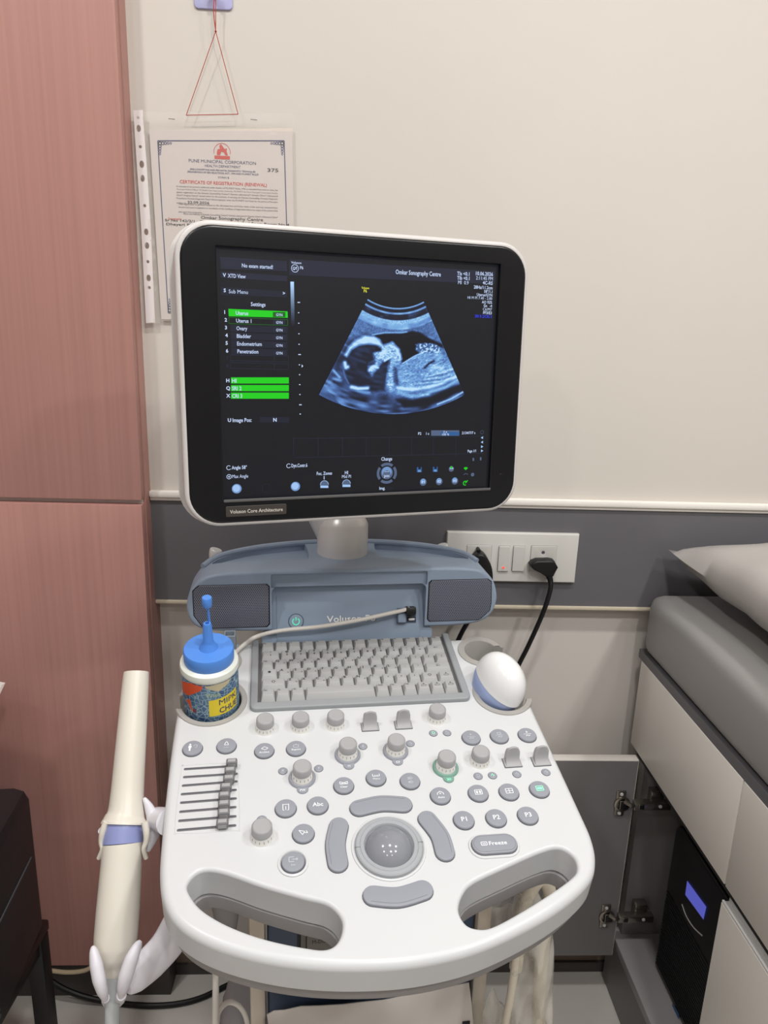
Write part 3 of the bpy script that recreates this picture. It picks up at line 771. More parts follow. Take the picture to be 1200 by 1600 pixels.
for r, (ws, names) in enumerate(rows):
    x = 0.0; tot = sum(ws); y = r * RH
    for wd_, nm in zip(ws, names):
        w = wd_ * W_ * 15 / tot
        cx = x + w / 2; cy = y + RH / 2; x += w
        bx, by = w / 2 - 0.0006, RH / 2 - 0.0006
        tx, ty0, ty1 = bx - 0.0021, -by + 0.0058, by - 0.0014
        h1 = 0.0072
        b = MB()
        lo = [(-bx, -by, 0), (bx, -by, 0), (bx, by, 0), (-bx, by, 0)]; hi = [(-tx, ty0, h1), (tx, ty0, h1), (tx, ty1, h1), (-tx, ty1, h1)]
        _, fc = b.add(lo + hi, [(4, 5, 6, 7), (0, 1, 5, 4), (1, 2, 6, 5), (2, 3, 7, 6), (3, 0, 4, 7), (0, 3, 2, 1)], m_key)
        bmesh.ops.bevel(b.bm, geom=list({e for f in fc[:5] for e in f.edges if e not in fc[5].edges}), offset=0.0007, segments=2, profile=0.5, affect='EDGES')
        hz = h1 + 0.0001
        my = (ty0 + ty1) / 2
        if nm in ('\u21E7', '\u21EA', '\u25C4', '\u25BC', '\u25BA', '\u25B2', '\u2190', 'Enter'):
            if nm == '\u21E7':
                pg_ = [(-.0028, 0), (0, .0026), (.0028, 0), (.0013, 0), (.0013, -.002), (-.0013, -.002), (-.0013, 0)]
                for i in range(7):
                    p_, q_ = Vector(pg_[i]), Vector(pg_[(i + 1) % 7]); t_ = (q_ - p_).normalized(); n_ = Vector((-t_.y, t_.x)) * .0003
                    b.add([(*(p_ + n_ + Vector((0, my))), hz), (*(p_ - n_ + Vector((0, my))), hz), (*(q_ - n_ + Vector((0, my))), hz), (*(q_ + n_ + Vector((0, my))), hz)], [(0, 1, 2, 3)], m_ink)
            elif nm == '\u21EA':
                b.add([(v.x, v.y + my, hz) for v in circ((0, 0), .0021, 12)], [tuple(range(12))], m_ink)
            elif nm in ('\u2190', 'Enter'):
                yy = my - (0.001 if nm == 'Enter' else 0)
                b.add([(-.003, yy, hz), (-.0012, yy + .0014, hz), (-.0012, yy + .0004, hz), (.003, yy + .0004, hz), (.003, yy - .0004, hz), (-.0012, yy - .0004, hz), (-.0012, yy - .0014, hz)], [tuple(range(7))], m_ink)
                if nm == 'Enter': b.text('Enter', m_ink, (0, my + .0022), 0.0014, h=hz)
            else:
                a = {'\u25C4': 180, '\u25BC': 270, '\u25BA': 0, '\u25B2': 90}[nm]
                b.add([(.0016 * math.cos(math.radians(a + k)), .0016 * math.sin(math.radians(a + k)) + my + .0022, hz) for k in (0, 130, 230)], [(0, 1, 2)], m_ink)
                fr = rrect(-.0036, my - .0024, .0036, my + .0002, .0008, 2)
                b.slab(fr, m_ink, 0.00001, hz, 0.0001, holes=[rrect(-.0031, my - .0020, .0031, my - .0002, .0006, 2)])
        elif len(nm) == 1 and nm.isalpha():
            b.text(nm, m_ink, (-tx + 0.0026, ty1 - 0.0028), 0.0042, h=hz)
            if nm in 'QWETYUOPASDJKLZCN': b.text('.' if nm in 'JU' else '\u00b0', m_ink, (tx - 0.0022, ty0 + 0.0024), 0.0040, h=hz)
        elif len(nm) == 2 and not nm[0].isalpha():
            b.text(nm[0], m_ink, (0, ty1 - 0.0026), 0.0034, h=hz); b.text(nm[1], m_ink, (0, ty0 + 0.0026), 0.0036, h=hz)
        elif len(nm) > 1: b.text(nm, m_ink, (-tx + 0.001, ty1 - 0.0026), 0.0027, h=hz, align='L', stretch=0.8)
        elif nm: b.text(nm, m_ink, (0, my), 0.003, h=hz)
        b.build('space_bar' if wd_ > 4 else 'key', MC @ Matrix.Translation((cx, cy, 0.0014)), kb)

# ---- knobs, rings, toggles
def arcpts(c, r, a0, a1, n=14): return [Vector((c[0] + r * math.cos(math.radians(a0 + (a1 - a0) * k / n)), c[1] + r * math.sin(math.radians(a0 + (a1 - a0) * k / n)))) for k in range(n + 1)]
def knob(px, py, ring=None, tabtxt=None, tabdir=-1):
    c0 = C(px, py); M = MC @ T(c0.x, c0.y, 0)
    b = MB(); z0 = 0.003 if ring else 0.0005
    b.lathe([(0.0126, 0), (0.0124, z0), (0.0122, z0 + .0003), (0.0113, z0 + 0.0072), (0.0106, z0 + .0078), (0, z0 + .0078)], m_skirtw, None, 32)
    for k in range(6):
        a = math.radians(212 + k * 23)
        R = Matrix.Rotation(a, 4, 'Z')
        b.box((0.0113, -0.00022, z0 + .0018), (0.01192, 0.00022, z0 + .0055), m_knobd, 0, R)
    kn = b.build('rotary_knob', M, us)
    b = MB(); b.lathe([(0.0106, z0 + .0078), (0.0113, z0 + .0082), (0.0109, z0 + .0163), (0.0098, z0 + .0178), (0.0090, z0 + .0181), (0.0086, z0 + .0177), (0, z0 + .0175)], m_knob, None, 32)
    b.build('knob_cap', M, kn)
    if ring:
        b = MB()
        b.lathe([(0.0160, 0), (0.0160, .0012), (0.0148, .0028), (0.0128, .0030)], ring, None, 36)
        if tabtxt:
            b.slab(circ((0.0, -0.0165), 0.0066, 20), ring, 0.0006, 0.0018, 0.0018)
            b.text(tabtxt, m_legg if tabtxt == '2D' else m_legw, (0, -0.0190), 0.0030, h=0.0021)
        b.build('knob_ring', M, kn, label='green lit ring' if ring is m_ringg else None)
m_ringg = mat('green lit ring plastic', (120, 158, 145), 0.45)
for q in ((414.5, 1139), (469.5, 1136), (524, 1133), (682, 1123), (749, 1190), (409.5, 1308)): knob(*q)
knob(543, 1180, m_btn, 'M'); knob(618, 1174, m_btn, 'CF'); knob(472, 1216, m_btn, 'PW'); knob(696, 1200, m_ringg, '2D')
for (px, py) in ((578, 1136), (630, 1133), (800, 1192), (845, 1190)):
    c0 = C(px, py); b = MB()
    b.slab(rrect(-0.0114, -0.0078, 0.0114, 0.0078, 0.0008, 2), m_gap, 0.0002, 0.0006, 0.0006)
    b.slab(rrect(-0.0108, -0.0072, 0.0108, 0.0072, 0.0008, 2), m_knob, 0.0005, 0.0016, 0.0016)
    prof = [(-0.0066, 0.0016), (-0.0030, 0.0030), (-0.0002, 0.0065), (0.0012, 0.0120), (0.0018, 0.0190), (0.0022, 0.0226)]
    prof2 = [(0.0066, 0.0016), (0.0068, 0.0050), (0.0070, 0.0120), (0.0066, 0.0190), (0.0050, 0.0226)]
    nx = 12; vs = []; R_ = 0.0086
    path = prof + prof2[::-1]
    for k in range(nx + 1):
        t = -1 + 2 * k / nx; x = R_ * math.sin(t * math.pi / 2)
        lim = 0.0140 + (R_ * math.cos(t * math.pi / 2)) 
        for (y, z) in path: vs.append((x, y, min(z, lim)))
    m_ = len(path)
    fs = [(k * m_ + j, k * m_ + j + 1, (k + 1) * m_ + j + 1, (k + 1) * m_ + j) for k in range(nx) for j in range(m_ - 1)] + [tuple(range(m_)), tuple(nx * m_ + j for j in range(m_))[::-1]]
    b.add(vs, fs, m_knob)
    b.build('toggle_switch', MC @ T(c0.x, c0.y, 0), us, smooth=45)

# ---- push buttons
def L2(b, pts, m, h, w=0.00075, closed=False):
    n = len(pts)
    for i in range(n if closed else n - 1): line(b, pts[i], pts[(i + 1) % n], w, m, h)
def icon(b, kind, h, m):
    if kind == 'person':
        b.add([(v.x - .003, v.y + .0046, h) for v in circ((0, 0), .0012, 10)], [tuple(range(10))], m)
        b.add([(-.0046, .003, h), (-.0014, .003, h), (-.0010, -.0008, h), (-.0020, -.0008, h), (-.0020, -.0056, h), (-.0040, -.0056, h), (-.0040, -.0008, h), (-.0050, -.0008, h)], [tuple(range(8))], m)
        L2(b, [(.001, .002), (.003, .004), (.0055, .003), (.005, .000), (.003, -.001)], m_legf, h)
    elif kind == 'probe':
        L2(b, [(-.0024, -.0004), (-.0014, .003), (0, .0052), (.0014, .003), (.0024, -.0004)], m, h, closed=True); b.text('Probe', m_legf, (0, -.0042), .0018, h=h)
    elif kind == 'archive':
        L2(b, [(-.0035, .0015), (0, .0045), (.0045, .002), (.001, -.0006)], m, h, closed=True); b.text('Archive', m, (0, -.0042), .0027, h=h)
    elif kind == 'report':
        L2(b, [(-.003, 0), (-.003, .004), (.003, .004), (.003, 0)], m_legf, h, closed=True); L2(b, [(-.0015, .004), (0, .0052), (.0015, .004)], m_legf, h); b.text('Report', m, (0, -.0034), .0027, h=h)
    elif kind == 'clear':
        L2(b, [(-.0045, .0005), (-.0045, .0040), (.0045, .0005), (.0045, .0040)], m, h, closed=True); L2(b, [(-.0045, .0005), (.0045, .0005)], m, h); b.text('Clear', m, (0, -.0034), .0027, h=h)
    elif kind == 'menu':
        L2(b, [(-.004, .0042), (-.004, .0008), (.004, .0008), (.004, .0042)], m, h); L2(b, [(-.0012, .0008), (-.0012, .0028)], m, h); L2(b, [(.0014, .0008), (.0014, .0028)], m, h); b.text('Menu', m, (0, -.0028), .0027, h=h)
    elif kind == '3d':
        b.text('3D', m_legf, (0, .0026), .0034, h=h); b.text('4D', m_legf, (0, -.0030), .0034, h=h)
    elif kind == 'bodymark':
        L2(b, [(-.0032, .0042), (-.0032, -.0038), (-.0018, -.0044)], m, h); L2(b, [(.0032, .0042), (.0032, -.0038), (.0018, -.0044)], m, h); L2(b, [(-.0032, .0035), (.0032, .0035)], m, h); L2(b, [(0, .001), (0, -.004)], m, h)
    elif kind == 'cursor':
        L2(b, [(-.0048, .0028), (.0014, .0010), (-.0010, -.0030)], m, h, closed=True); L2(b, [(.0005, -.0005), (.0046, -.001), (.003, .002)], m, h)
    elif kind == 'exit':
        L2(b, [(.001, .0048), (-.0042, .0048), (-.0042, -.0006), (.001, -.0006)], m_legf, h, .0008); L2(b, [(-.001, .0021), (.0048, .0021)], m_legf, h); L2(b, [(.0034, .0034), (.0048, .0021), (.0034, .0008)], m_legf, h); b.text('Exit', m_legf, (0, -.0042), .0020, h=h)
    elif kind == 'auto':
        L2(b, [(-.0036, -.0002), (-.0036, .0022), (0, .0048), (.0036, .0022), (.0036, -.0002)], m, h); b.text('A', m, (0, .0018), .0022, h=h); b.text('Auto', m, (0, -.0036), .0027, h=h)
    elif kind in ('dual', 'quad', 'single'):
        L2(b, [(-.0042, -.0032), (.0042, -.0032), (.0042, .0032), (-.0042, .0032)], m, h, closed=True)
        if kind == 'dual':
            for s_ in (-.0018, .0018): b.add([(s_ - .0011, -.0018, h), (s_ + .0011, -.0018, h), (s_ + .0011, .0018, h), (s_ - .0011, .0018, h)], [(0, 1, 2, 3)], m)
        elif kind == 'quad': L2(b, [(0, -.0032), (0, .0032)], m, h); L2(b, [(-.0042, 0), (.0042, 0)], m, h)
        else: L2(b, [(-.003, .0), (.003, .0)], m, h, .0028)
    elif kind in ('f1', 'f2', 'f3'):
        f = m_legw if kind == 'f3' else m_legf
        L2(b, [(-.0052, 0), (.0052, 0)], f, h, .0005)
        b.text('B' if kind == 'f3' else 'P', f, (0, .0034), .0026, h=h) if kind != 'f2' else L2(b, [(-.0022, .0016), (.0022, .0016), (.0022, .0048), (-.0022, .0048)], f, h, closed=True)
        L2(b, [(-.0028, -.0034), (-.001, -.0016), (.001, -.0034), (.0028, -.0018)], f, h)
    else: b.text(kind, m, (0, 0), .0058 if len(kind) < 3 else .0052, h=h)
def button(px, py, r, kind, m=None, label=None, halo=False):
    c0 = C(px, py); b = MB()
    if halo: b.lathe([(r + .0042, 0), (r + .0040, .0014), (r + .0018, .0020), (r + .0010, .0006)], m_white, None, 40)
    b.lathe([(r + .0007, 0), (r + .0007, .0004), (r - .0004, .0005)], m_gap, None, 36)
    b.lathe([(r, 0.0002), (r, .0024), (r - .0006, .0032), (r - .0018, .0035), (0, .0036)], m_btn, None, 36)
    if kind: icon(b, kind, 0.00375, m or m_legw)
    return b.build('push_button', MC @ T(c0.x, c0.y, 0), us, label=label)
for px, py, kd in ((301, 1171, 'person'), (354, 1167, 'probe'), (413, 1174.5, 'archive'), (462.5, 1171, 'report'), (537, 1229, 'clear'), (587.5, 1217, 'menu'), (640.5, 1222, '3d'),
                   (446.5, 1264.5, 'bodymark'), (496.5, 1260, 'Abc'), (474, 1304, 'cursor'), (688, 1245, 'auto'), (747, 1241, 'dual'), (795, 1239, 'quad'),
                   (724.5, 1283, 'P1'), (775, 1280, 'P2'), (824.5, 1276, 'P3'), (736, 1154, 'f1'), (780, 1152, 'f2'), (823.5, 1150, 'f3')):
    button(px, py, 0.0117, kd)
button(842.5, 1235, 0.0117, 'single', m_legg, 'button with a lit green window sign')
button(458, 1349, 0.0118, 'exit', None, 'button in a raised white ring', True)
for px, py, tx, g in ((442, 1205, 'X', 0), (498, 1201, 'Y', 0), (567, 1166.5, 'Z', 0), (641, 1162, 'C', 0), (677, 1146, 'G', 1), (698.5, 1145.5, 'G', 0), (747, 1213, 'D', 0), (769.5, 1212, 'Q', 1), (807.5, 1210, 'U', 0), (853, 1207, 'R', 0), (409, 1281, 'E', 0)):
    c0 = C(px, py); b = MB()
    b.lathe([(0.0056, 0), (0.0056, .0003), (0.005, .0003)], m_gap, None, 24)
    b.lathe([(0.0052, 0.0001), (0.0052, .0008), (0.0046, .0012), (0, .0012)], m_btn, None, 24)
    mm = m_legg if g else m_legf
    if tx in 'XYZ': b.text(tx, mm, (0, 0), .0030, h=.0014)
    else: L2(b, [(-.0016, -.0018), (.0014, -.0018), (.0014, .0006), (.0002, .002), (-.0016, .002)] if tx in 'DGE' else [(-.002, -.001), (0, .002), (.002, -.001), (.0006, -.0008), (.0006, -.0024)], mm, .0014, .0005, closed=(tx in 'DGE'))
    b.build('indicator_lamp', MC @ T(c0.x, c0.y, 0), us, label='lit green indicator' if g else None)
# freeze key
c0 = C(772, 1322); b = MB()
b.slab(capsule([(-0.0135, 0), (0.0135, 0)], 0.0150, 10, 4), m_white, 0.0012, 0.0016, 0.0016)
b.slab(capsule([(-0.0135, 0), (0.0135, 0)], 0.0123, 10, 4), m_gap, 0.0002, 0.0022, 0.001)
b.slab(capsule([(-0.0135, 0), (0.0135, 0)], 0.0117, 10, 4), m_btn, 0.0012, 0.0048, 0.004)
b.slab(capsule([(-0.0135, 0), (0.0135, 0)], 0.0098, 10, 4), m_knobd, 0.0001, 0.00492, 0.0002)
b.slab(capsule([(-0.0135, 0), (0.0135, 0)], 0.0094, 10, 4), m_btn, 0.0001, 0.0050, 0.0002)
b.text('Freeze', m_legw, (0.0035, 0), 0.0046, h=0.0052, width=0.0200)
L2(b, [(-.0150, -.002), (-.0086, -.002), (-.0086, .002), (-.0150, .002)], m_legw, 0.0052, closed=True)
b.text('***', m_legw, (-.0118, -.0008), .003, h=.0052, width=.004)
b.build('freeze_button', MC @ T(c0.x, c0.y, 0) @ Matrix.Rotation(math.radians(-1), 4, 'Z'), us, label='long button reading Freeze')
# trackball with its four curved keys
tc_ = Vector((0.1377, -0.2303)); MT = MC @ T(tc_.x, tc_.y, 0)
b = MB(); b.lathe([(0.0405, 0), (0.0400, .0012), (0.0385, .0016), (0.0372, .0006)], m_white, None, 64)
b.lathe([(0.0368, 0), (0.0362, .0030), (0.0350, .0040), (0.0318, .0042), (0.0312, .0036), (0.0306, .0042), (0.0272, .0040), (0.0258, .0020), (0.0255, -.006)], m_ring, None, 64)
rg = b.build('trackball_ring', MT, us)
b = MB()
for sx in (-1, 1): b.box((sx * 0.034 - 0.0028, -0.0003, .0038), (sx * 0.034 + 0.0028, 0.0003, .00435), m_knobd)
b.build('ring_seam', MT, rg)
b = MB(); bmesh.ops.create_uvsphere(b.bm, u_segments=48, v_segments=32, radius=0.0286, matrix=Matrix.Translation((0, 0, -0.0128))); b.mi(m_ball)
b.build('trackball', MT, us)
for pts, inner in (([(-0.0265, 0.0515), (-0.001, 0.0555), (0.0240, 0.0520)], 1), ([(-0.0512, 0.0300), (-0.0568, 0.0077), (-0.0560, -0.0150)], 1), ([(0.0478, 0.0300), (0.0572, 0.0080), (0.0585, -0.0130)], -1), ([(-0.0240, -0.0545), (0.0005, -0.0585), (0.0265, -0.0535)], -1)):
    b = MB()
    b.slab(capsule(pts, 0.0111, 10, 10), m_gap, 0.0002, 0.0006, 0.0006)
    b.slab(capsule(pts, 0.0105, 10, 10), m_btn, 0.0012, 0.0034, 0.0033)
    P_ = [Vector(p) for p in pts]; o_ = [p + (p.normalized() * 0.0072) for p in P_]
    cp_ = capsule(o_, 0.0002, 4, 8); b.slab(cp_, m_knobd, 0.00005, 0.00355, 0.0003)
    b.build('curved_button', MT, us)
# slider bank
sl_l = [(289.3, 1202), (288, 1214.5), (286.2, 1227.8), (284.6, 1241.2), (283.4, 1254.5), (282.2, 1268.6), (280.6, 1282.8), (278.6, 1297.5)]
sl_r = [(368, 1197), (369.5, 1209.2), (369.5, 1221.2), (368, 1234.5), (368, 1247.8), (367.5, 1261.4), (367.5, 1275.8), (367, 1290)]
sl_k = [(363.5, 1193), (361, 1206), (359, 1218.5), (354.5, 1231.5), (352, 1245), (351.5, 1258.5), (351, 1272), (349, 1288)]
b = MB()
q0, q1, q2, q3 = C(272, 1303), C(375, 1298), C(371, 1192), C(284, 1196)
lp = []
rim = [q0, q1, q2, q3]
lp = smoothloop([q0 * .9 + q1 * .1, q0 * .1 + q1 * .9, q1 * .92 + q2 * .08, q1 * .08 + q2 * .92, q2 * .9 + q3 * .1, q2 * .1 + q3 * .9, q3 * .92 + q0 * .08, q3 * .08 + q0 * .92], 5)
b.slab(lp, m_white, 0.0004, 0.0005, 0.0005, holes=[scaled(lp, 0.985)])
sb_ = b.build('slider_bank', MC, us, label='raised outline around eight sliders')
for pl_, pr_ in zip(sl_l, sl_r):
    b = MB(); a_, c_ = C(*pl_), C(*pr_); b.slab(capsule([a_, c_], 0.0016, 6, 3), m_knobd, 0.0003, 0.0006, 0.0006); b.slab(capsule([a_, c_], 0.0008, 6, 3), m_gap, 0.0001, 0.0008, 0.0003); b.build('slider_slot', MC, sb_)
for q in sl_k:
    c0 = C(q[0] - 1, q[1] + 6); b = MB()
    b.box((-0.0036, -0.0012, 0), (0.0036, 0.0012, 0.003), m_knobd)
    b.box((-0.0064, -0.0041, 0.0024), (0.0064, 0.0041, 0.0118), m_knob, 0.0020, seg=3)
    b.build('slider_knob', MC @ T(c0.x, c0.y, 0), sb_)

# ---- slate blue speaker housing behind the keyboard
MHZ = MM @ Matrix(((1, 0, 0, 0), (0, 0, 1, 0), (0, 1, 0, 0), (0, 0, 0, 1)))      # local x = across, y = up, h = depth (away)
def front(pts): return [Vector(p) for p in pts]
prof = smoothloop([(-0.104, 0.100), (-0.1055, 0.082), (-0.099, 0.062), (-0.078, 0.050), (-0.03, 0.0465), (0.06, 0.044), (0.1265, 0.0435), (0.19, 0.044), (0.29, 0.0440), (0.333, 0.049), (0.352, 0.062), (0.359, 0.082), (0.3575, 0.100), (0.350, 0.118), (0.334, 0.132), (0.30, 0.1385), (0.20, 0.1405), (0.1265, 0.141), (0.055, 0.1405), (-0.045, 0.1385), (-0.079, 0.132), (-0.096, 0.118)], 4)
b = MB()
# local h is depth: top (h=max) is the far side; near rim gets the bottom rounding
b.slab(prof, m_blue, 0.004, 0.30, 0.30 - 0.128, n=4, rb=0.005)
hs = b.build('speaker_housing', MHZ, us)
cut = []
plan = smoothloop([(-0.125, 0.10), (0.1265, 0.10), (0.378, 0.10), (0.374, 0.150), (0.352, 0.180), (0.315, 0.212), (0.26, 0.243), (0.19, 0.262), (0.1265, 0.267), (0.063, 0.262), (-0.007, 0.243), (-0.062, 0.212), (-0.099, 0.180), (-0.121, 0.150)], 5)
q = MB(); q.slab(plan, m_blue, 0.0001, 0.20, 0.22); c1 = q.build('cutter', MM)
boolean(hs, [c1], 'INTERSECT')
cut = []
q = MB(); q.box((0.0155, 0.04, 0.02), (0.2465, 0.149, 0.1135), m_blue, 0.006); cut.append(q.build('cutter', MM))
q = MB(); q.box((0.0145, 0.05, 0.1125), (0.2475, 0.1345, 0.135), m_blue, 0.003); cut.append(q.build('cutter', MM))
for pts in ([(-0.072, 0.180), (-0.02, 0.178), (0.058, 0.178), (0.072, 0.186), (0.070, 0.250), (0.058, 0.2535), (-0.005, 0.236), (-0.050, 0.209)],
            [(0.325, 0.180), (0.273, 0.178), (0.195, 0.178), (0.181, 0.186), (0.183, 0.250), (0.195, 0.2535), (0.258, 0.236), (0.303, 0.209)]):
    q = MB(); q.slab(smoothloop(pts, 5), m_blue, 0.0001, 0.18, 0.18 - 0.1295); cut.append(q.build('cutter', MM))
boolean(hs, cut); wnorm(hs)
# raised rear rim
b = MB()
rimp = [(-0.086, 0.180, .131), (-0.062, 0.207, .1385), (-0.007, 0.238, .141), (0.063, 0.257, .142), (0.1265, 0.262, .142), (0.19, 0.257, .142), (0.26, 0.238, .141), (0.315, 0.207, .1385), (0.339, 0.180, .131)]
b.tube(rimp, 0.0048, m_blue, 10); b.build('rear_rim', MM, hs)
# grilles
GL = [(-0.0925, 0.117), (-0.097, 0.112), (-0.0965, 0.074), (-0.085, 0.056), (-0.077, 0.0525), (0.0085, 0.0525), (0.0130, 0.057), (0.0130, 0.1165), (0.0090, 0.1205), (-0.088, 0.1205)]
GR = [(0.2535, 0.1205), (0.3425, 0.1205), (0.3485, 0.116), (0.3505, 0.080), (0.349, 0.068), (0.335, 0.0545), (0.329, 0.0525), (0.2535, 0.0525), (0.2495, 0.057), (0.2495, 0.1165)]
MG = MM @ Matrix(((1, 0, 0, 0), (0, 0, -1, 0), (0, 1, 0, 0), (0, 0, 0, 1)))       # local x across, y up, h toward the viewer
for g, side in ((GL, 'left'), (GR, 'right')):
    b = MB(); b.slab(front(g), m_dark, 0.0006, -0.1275, 0.003)
    k = b.build('grille_seal', MG, hs)
    c0 = sum(front(g), Vector((0, 0))) / len(g)
    b = MB(); b.slab([c0 + (Vector(p) - c0) * 0.972 for p in g], m_grille, 0.001, -0.1268, 0.003)
    gm = b.build('speaker_grille', MG, us)
    # use a local frame whose x / z run across the mesh for the hole pattern
    gm.data.transform(Matrix(((1, 0, 0, 0), (0, 0, -1, 0), (0, 1, 0, 0), (0, 0, 0, 1)))); gm.matrix_basis = MM; gm.data.update()
# neck block and sloped plate with lettering
b = MB()
b.box((0.03, 0.150, -0.10), (0.235, 0.235, 0.09), m_blue, 0.006)
b.build('housing_neck', MM, us)
p0, p1 = Vector((0, 0.126, 0.010)), Vector((0, 0.152, 0.103))
d_ = (p1 - p0).normalized(); nrm = Vector((0, -d_.z, d_.y))
MPL = MM @ mat4(Vector((1, 0, 0)), d_, Vector((1, 0, 0)).cross(d_), p0)
ln = (p1 - p0).length
b = MB(); b.slab([Vector(q) for q in ((0.0005, -0.01), (0.2600, -0.01), (0.2600, 0.0300), (0.2550, 0.0345), (0.2470, 0.0345), (0.2470, ln), (0.0150, ln), (0.0150, 0.0345), (0.0055, 0.0345), (0.0005, 0.0300))], m_blue, 0.002, 0.0, 0.012)
b.slab([Vector(q) for q in ((0.0225, 0.004), (0.240, 0.004), (0.240, ln - .002), (0.0225, ln - .002))], m_blue, 0.0008, 0.0012, 0.0012)
plate = b.build('front_plate', MPL, us)
def PL(x, y): return onpl(MPL, x, y, 0.0015)
b = MB()
v0, v1 = PL(510, 968), PL(587, 967)
cap = 0.0094
for dx, dy, mm, hh in ((0.0003, -0.0003, m_ink, 0.0014), (0, 0, m_legw, 0.0019)):
    b.text('Voluson P6', mm, ((v0.x + v1.x) / 2 + dx, (v0.y + v1.y) / 2 + dy + .0012), cap, width=(v1.x - v0.x) * (1.02 if mm is m_ink else 1.0), h=hh, off=(0.05 if mm is m_ink else 0.03))
b.build('lettering', MPL, plate, smooth=0, label='white raised lettering')
c0 = PL(462.5, 971); b = MB()
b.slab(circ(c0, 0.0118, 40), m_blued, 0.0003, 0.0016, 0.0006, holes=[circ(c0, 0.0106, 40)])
b.slab(circ(c0, 0.0104, 40), m_blue, 0.0008, 0.0020, 0.001)
pb = b.build('power_button', MPL, us)
b = MB(); gl = glow('lit green power sign', (96, 240, 190), 1.0)
L2(b, [tuple(v) for v in arcpts(c0, 0.0050, 125, 415, 20)], gl, 0.0024, 0.0013); L2(b, [(c0.x, c0.y + .0015), (c0.x, c0.y + .0066)], gl, 0.0024, 0.0013)
b.build('power_symbol', MPL, pb, smooth=0, label='lit green power symbol')
u0 = PL(640, 963); b = MB()
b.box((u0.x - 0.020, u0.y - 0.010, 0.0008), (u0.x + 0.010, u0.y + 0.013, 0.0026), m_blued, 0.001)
b.box((u0.x - 0.0205, u0.y - 0.009, 0.002), (u0.x - 0.006, u0.y + 0.0075, 0.010), m_blue, 0.0015)
b.box((u0.x - 0.004, u0.y - 0.0075, 0.0024), (u0.x + 0.0085, u0.y - 0.0005, 0.0032), m_black); b.box((u0.x - 0.0028, u0.y - 0.0062, 0.003), (u0.x + 0.0075, u0.y - 0.002, 0.006), m_silver, 0.0006)
b.box((u0.x - 0.004, u0.y + 0.001, 0.0024), (u0.x + 0.0085, u0.y + 0.0075, 0.0032), m_black)
b.build('socket_port', MPL, us, label='pair of small data sockets with a hinged cover')
# rear grab handle stubs
for (px, py) in ((337, 862), (691, 855)):
    p = H(px, py, 0.262); s_ = 1 if px < 500 else -1
    b = MB(); b.tube([(p.x, 0.262, p.y - .045), (p.x, 0.262, p.y - .004), (p.x + s_ * .001, 0.262, p.y + .004)], [0.0108, 0.0108, 0.0092], m_silver, 14, smooth=4)
    b.tube([(p.x, 0.262, p.y - .010), (p.x + s_ * 0.03, 0.255, p.y - .016), (p.x + s_ * 0.055, 0.235, p.y - .022)], [0.006, 0.008, 0.010], m_silver, 12)
    b.build('rear_handle', MM, us)
# ---- post and monitor arm
PX, PY_ = 0.1265, 0.210
b = MB()
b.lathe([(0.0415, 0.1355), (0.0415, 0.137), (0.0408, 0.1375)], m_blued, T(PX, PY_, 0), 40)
b.lathe([(0.0400, 0.137), (0.0397, 0.188), (0.0375, 0.1925), (0.0310, 0.2030), (0.0295, 0.2040), (0, 0.2040)], m_silver, T(PX, PY_, 0), 48)
b.build('monitor_post', MM, us)
mb_ = MM.inverted() @ (MS @ Vector((0, -0.045, -0.050)))
b = MB()
b.tube([(PX - 0.010, PY_ + 0.004, 0.17), (PX - 0.026, PY_ + 0.006, 0.205), (PX - 0.045, PY_ - 0.0, 0.255), (PX - 0.06, PY_ - .03, 0.30), (mb_.x + .01, mb_.y + .07, mb_.z), (mb_.x, mb_.y, mb_.z)], [0.030, 0.031, 0.030, 0.028, 0.026, 0.024], m_silver, 18, flat=0.8)
b.build('monitor_arm', MM, us)
# ---- monitor
mo = rrect(-0.2085, -0.1665, 0.2060, 0.1605, 0.036, 10)
rim_o = rrect(-0.2135, -0.1700, 0.2105, 0.1655, 0.040, 10)
b = MB(); b.slab(mo, m_bezel, 0.003, 0.0040, 0.010, holes=[[Vector(p) for p in ((-0.1702, -0.1393), (0.1702, -0.1393), (0.1702, 0.1393), (-0.1702, 0.1393))]], n=3, rh=0.0012)
mon = wnorm(b.build('monitor', MS, us))
b = MB(); b.slab(rim_o, m_rim, 0.004, 0.0030, 0.036, holes=[rrect(-0.2080, -0.1660, 0.2055, 0.1600, 0.0355, 10)], rh=0.0006, rb=0.010, n=4); b.build('monitor_rim', MS, mon, label='pale grey rim and back')
b = MB(); b.slab(scaled(rim_o, 0.90), m_rim, 0.008, -0.028, 0.024, rb=0.006); b.build('monitor_back', MS, mon)
b = MB(); b.box((-0.170, -0.1415, 0.0030), (0.1715, -0.1382, 0.0046), mat('grey bezel lip', (92, 92, 92), 0.5), 0.0006); b.build('bezel_lip', MS, mon)
q0, q1 = onpl(MS, 353, 808, 0.004), onpl(MS, 447.5, 792, 0.004)
b = MB(); b.slab(rrect(q0.x, q0.y, q1.x, q0.y + 0.0125, 0.0015, 3), mat('brown grey badge', (64, 60, 57), 0.4), 0.0004, 0.0048, 0.001)
b.text('Voluson Core Architecture', mat('pale badge lettering', (205, 200, 192), 0.5), ((q0.x + q1.x) / 2, q0.y + 0.0062), 0.0042, width=(q1.x - q0.x) * 0.87, h=0.0051)
b.build('name_badge', MS, mon, smooth=0, label='brown grey badge with lettering')
b = MB(); q0 = onpl(MS, 784, 743, .004); b.lathe([(0.0030, .0040), (0.0028, .0043), (0.0024, .0042), (0, .0042)], m_bezel, T(q0.x, q0.y, 0), 20); b.build('monitor_button', MS, mon)

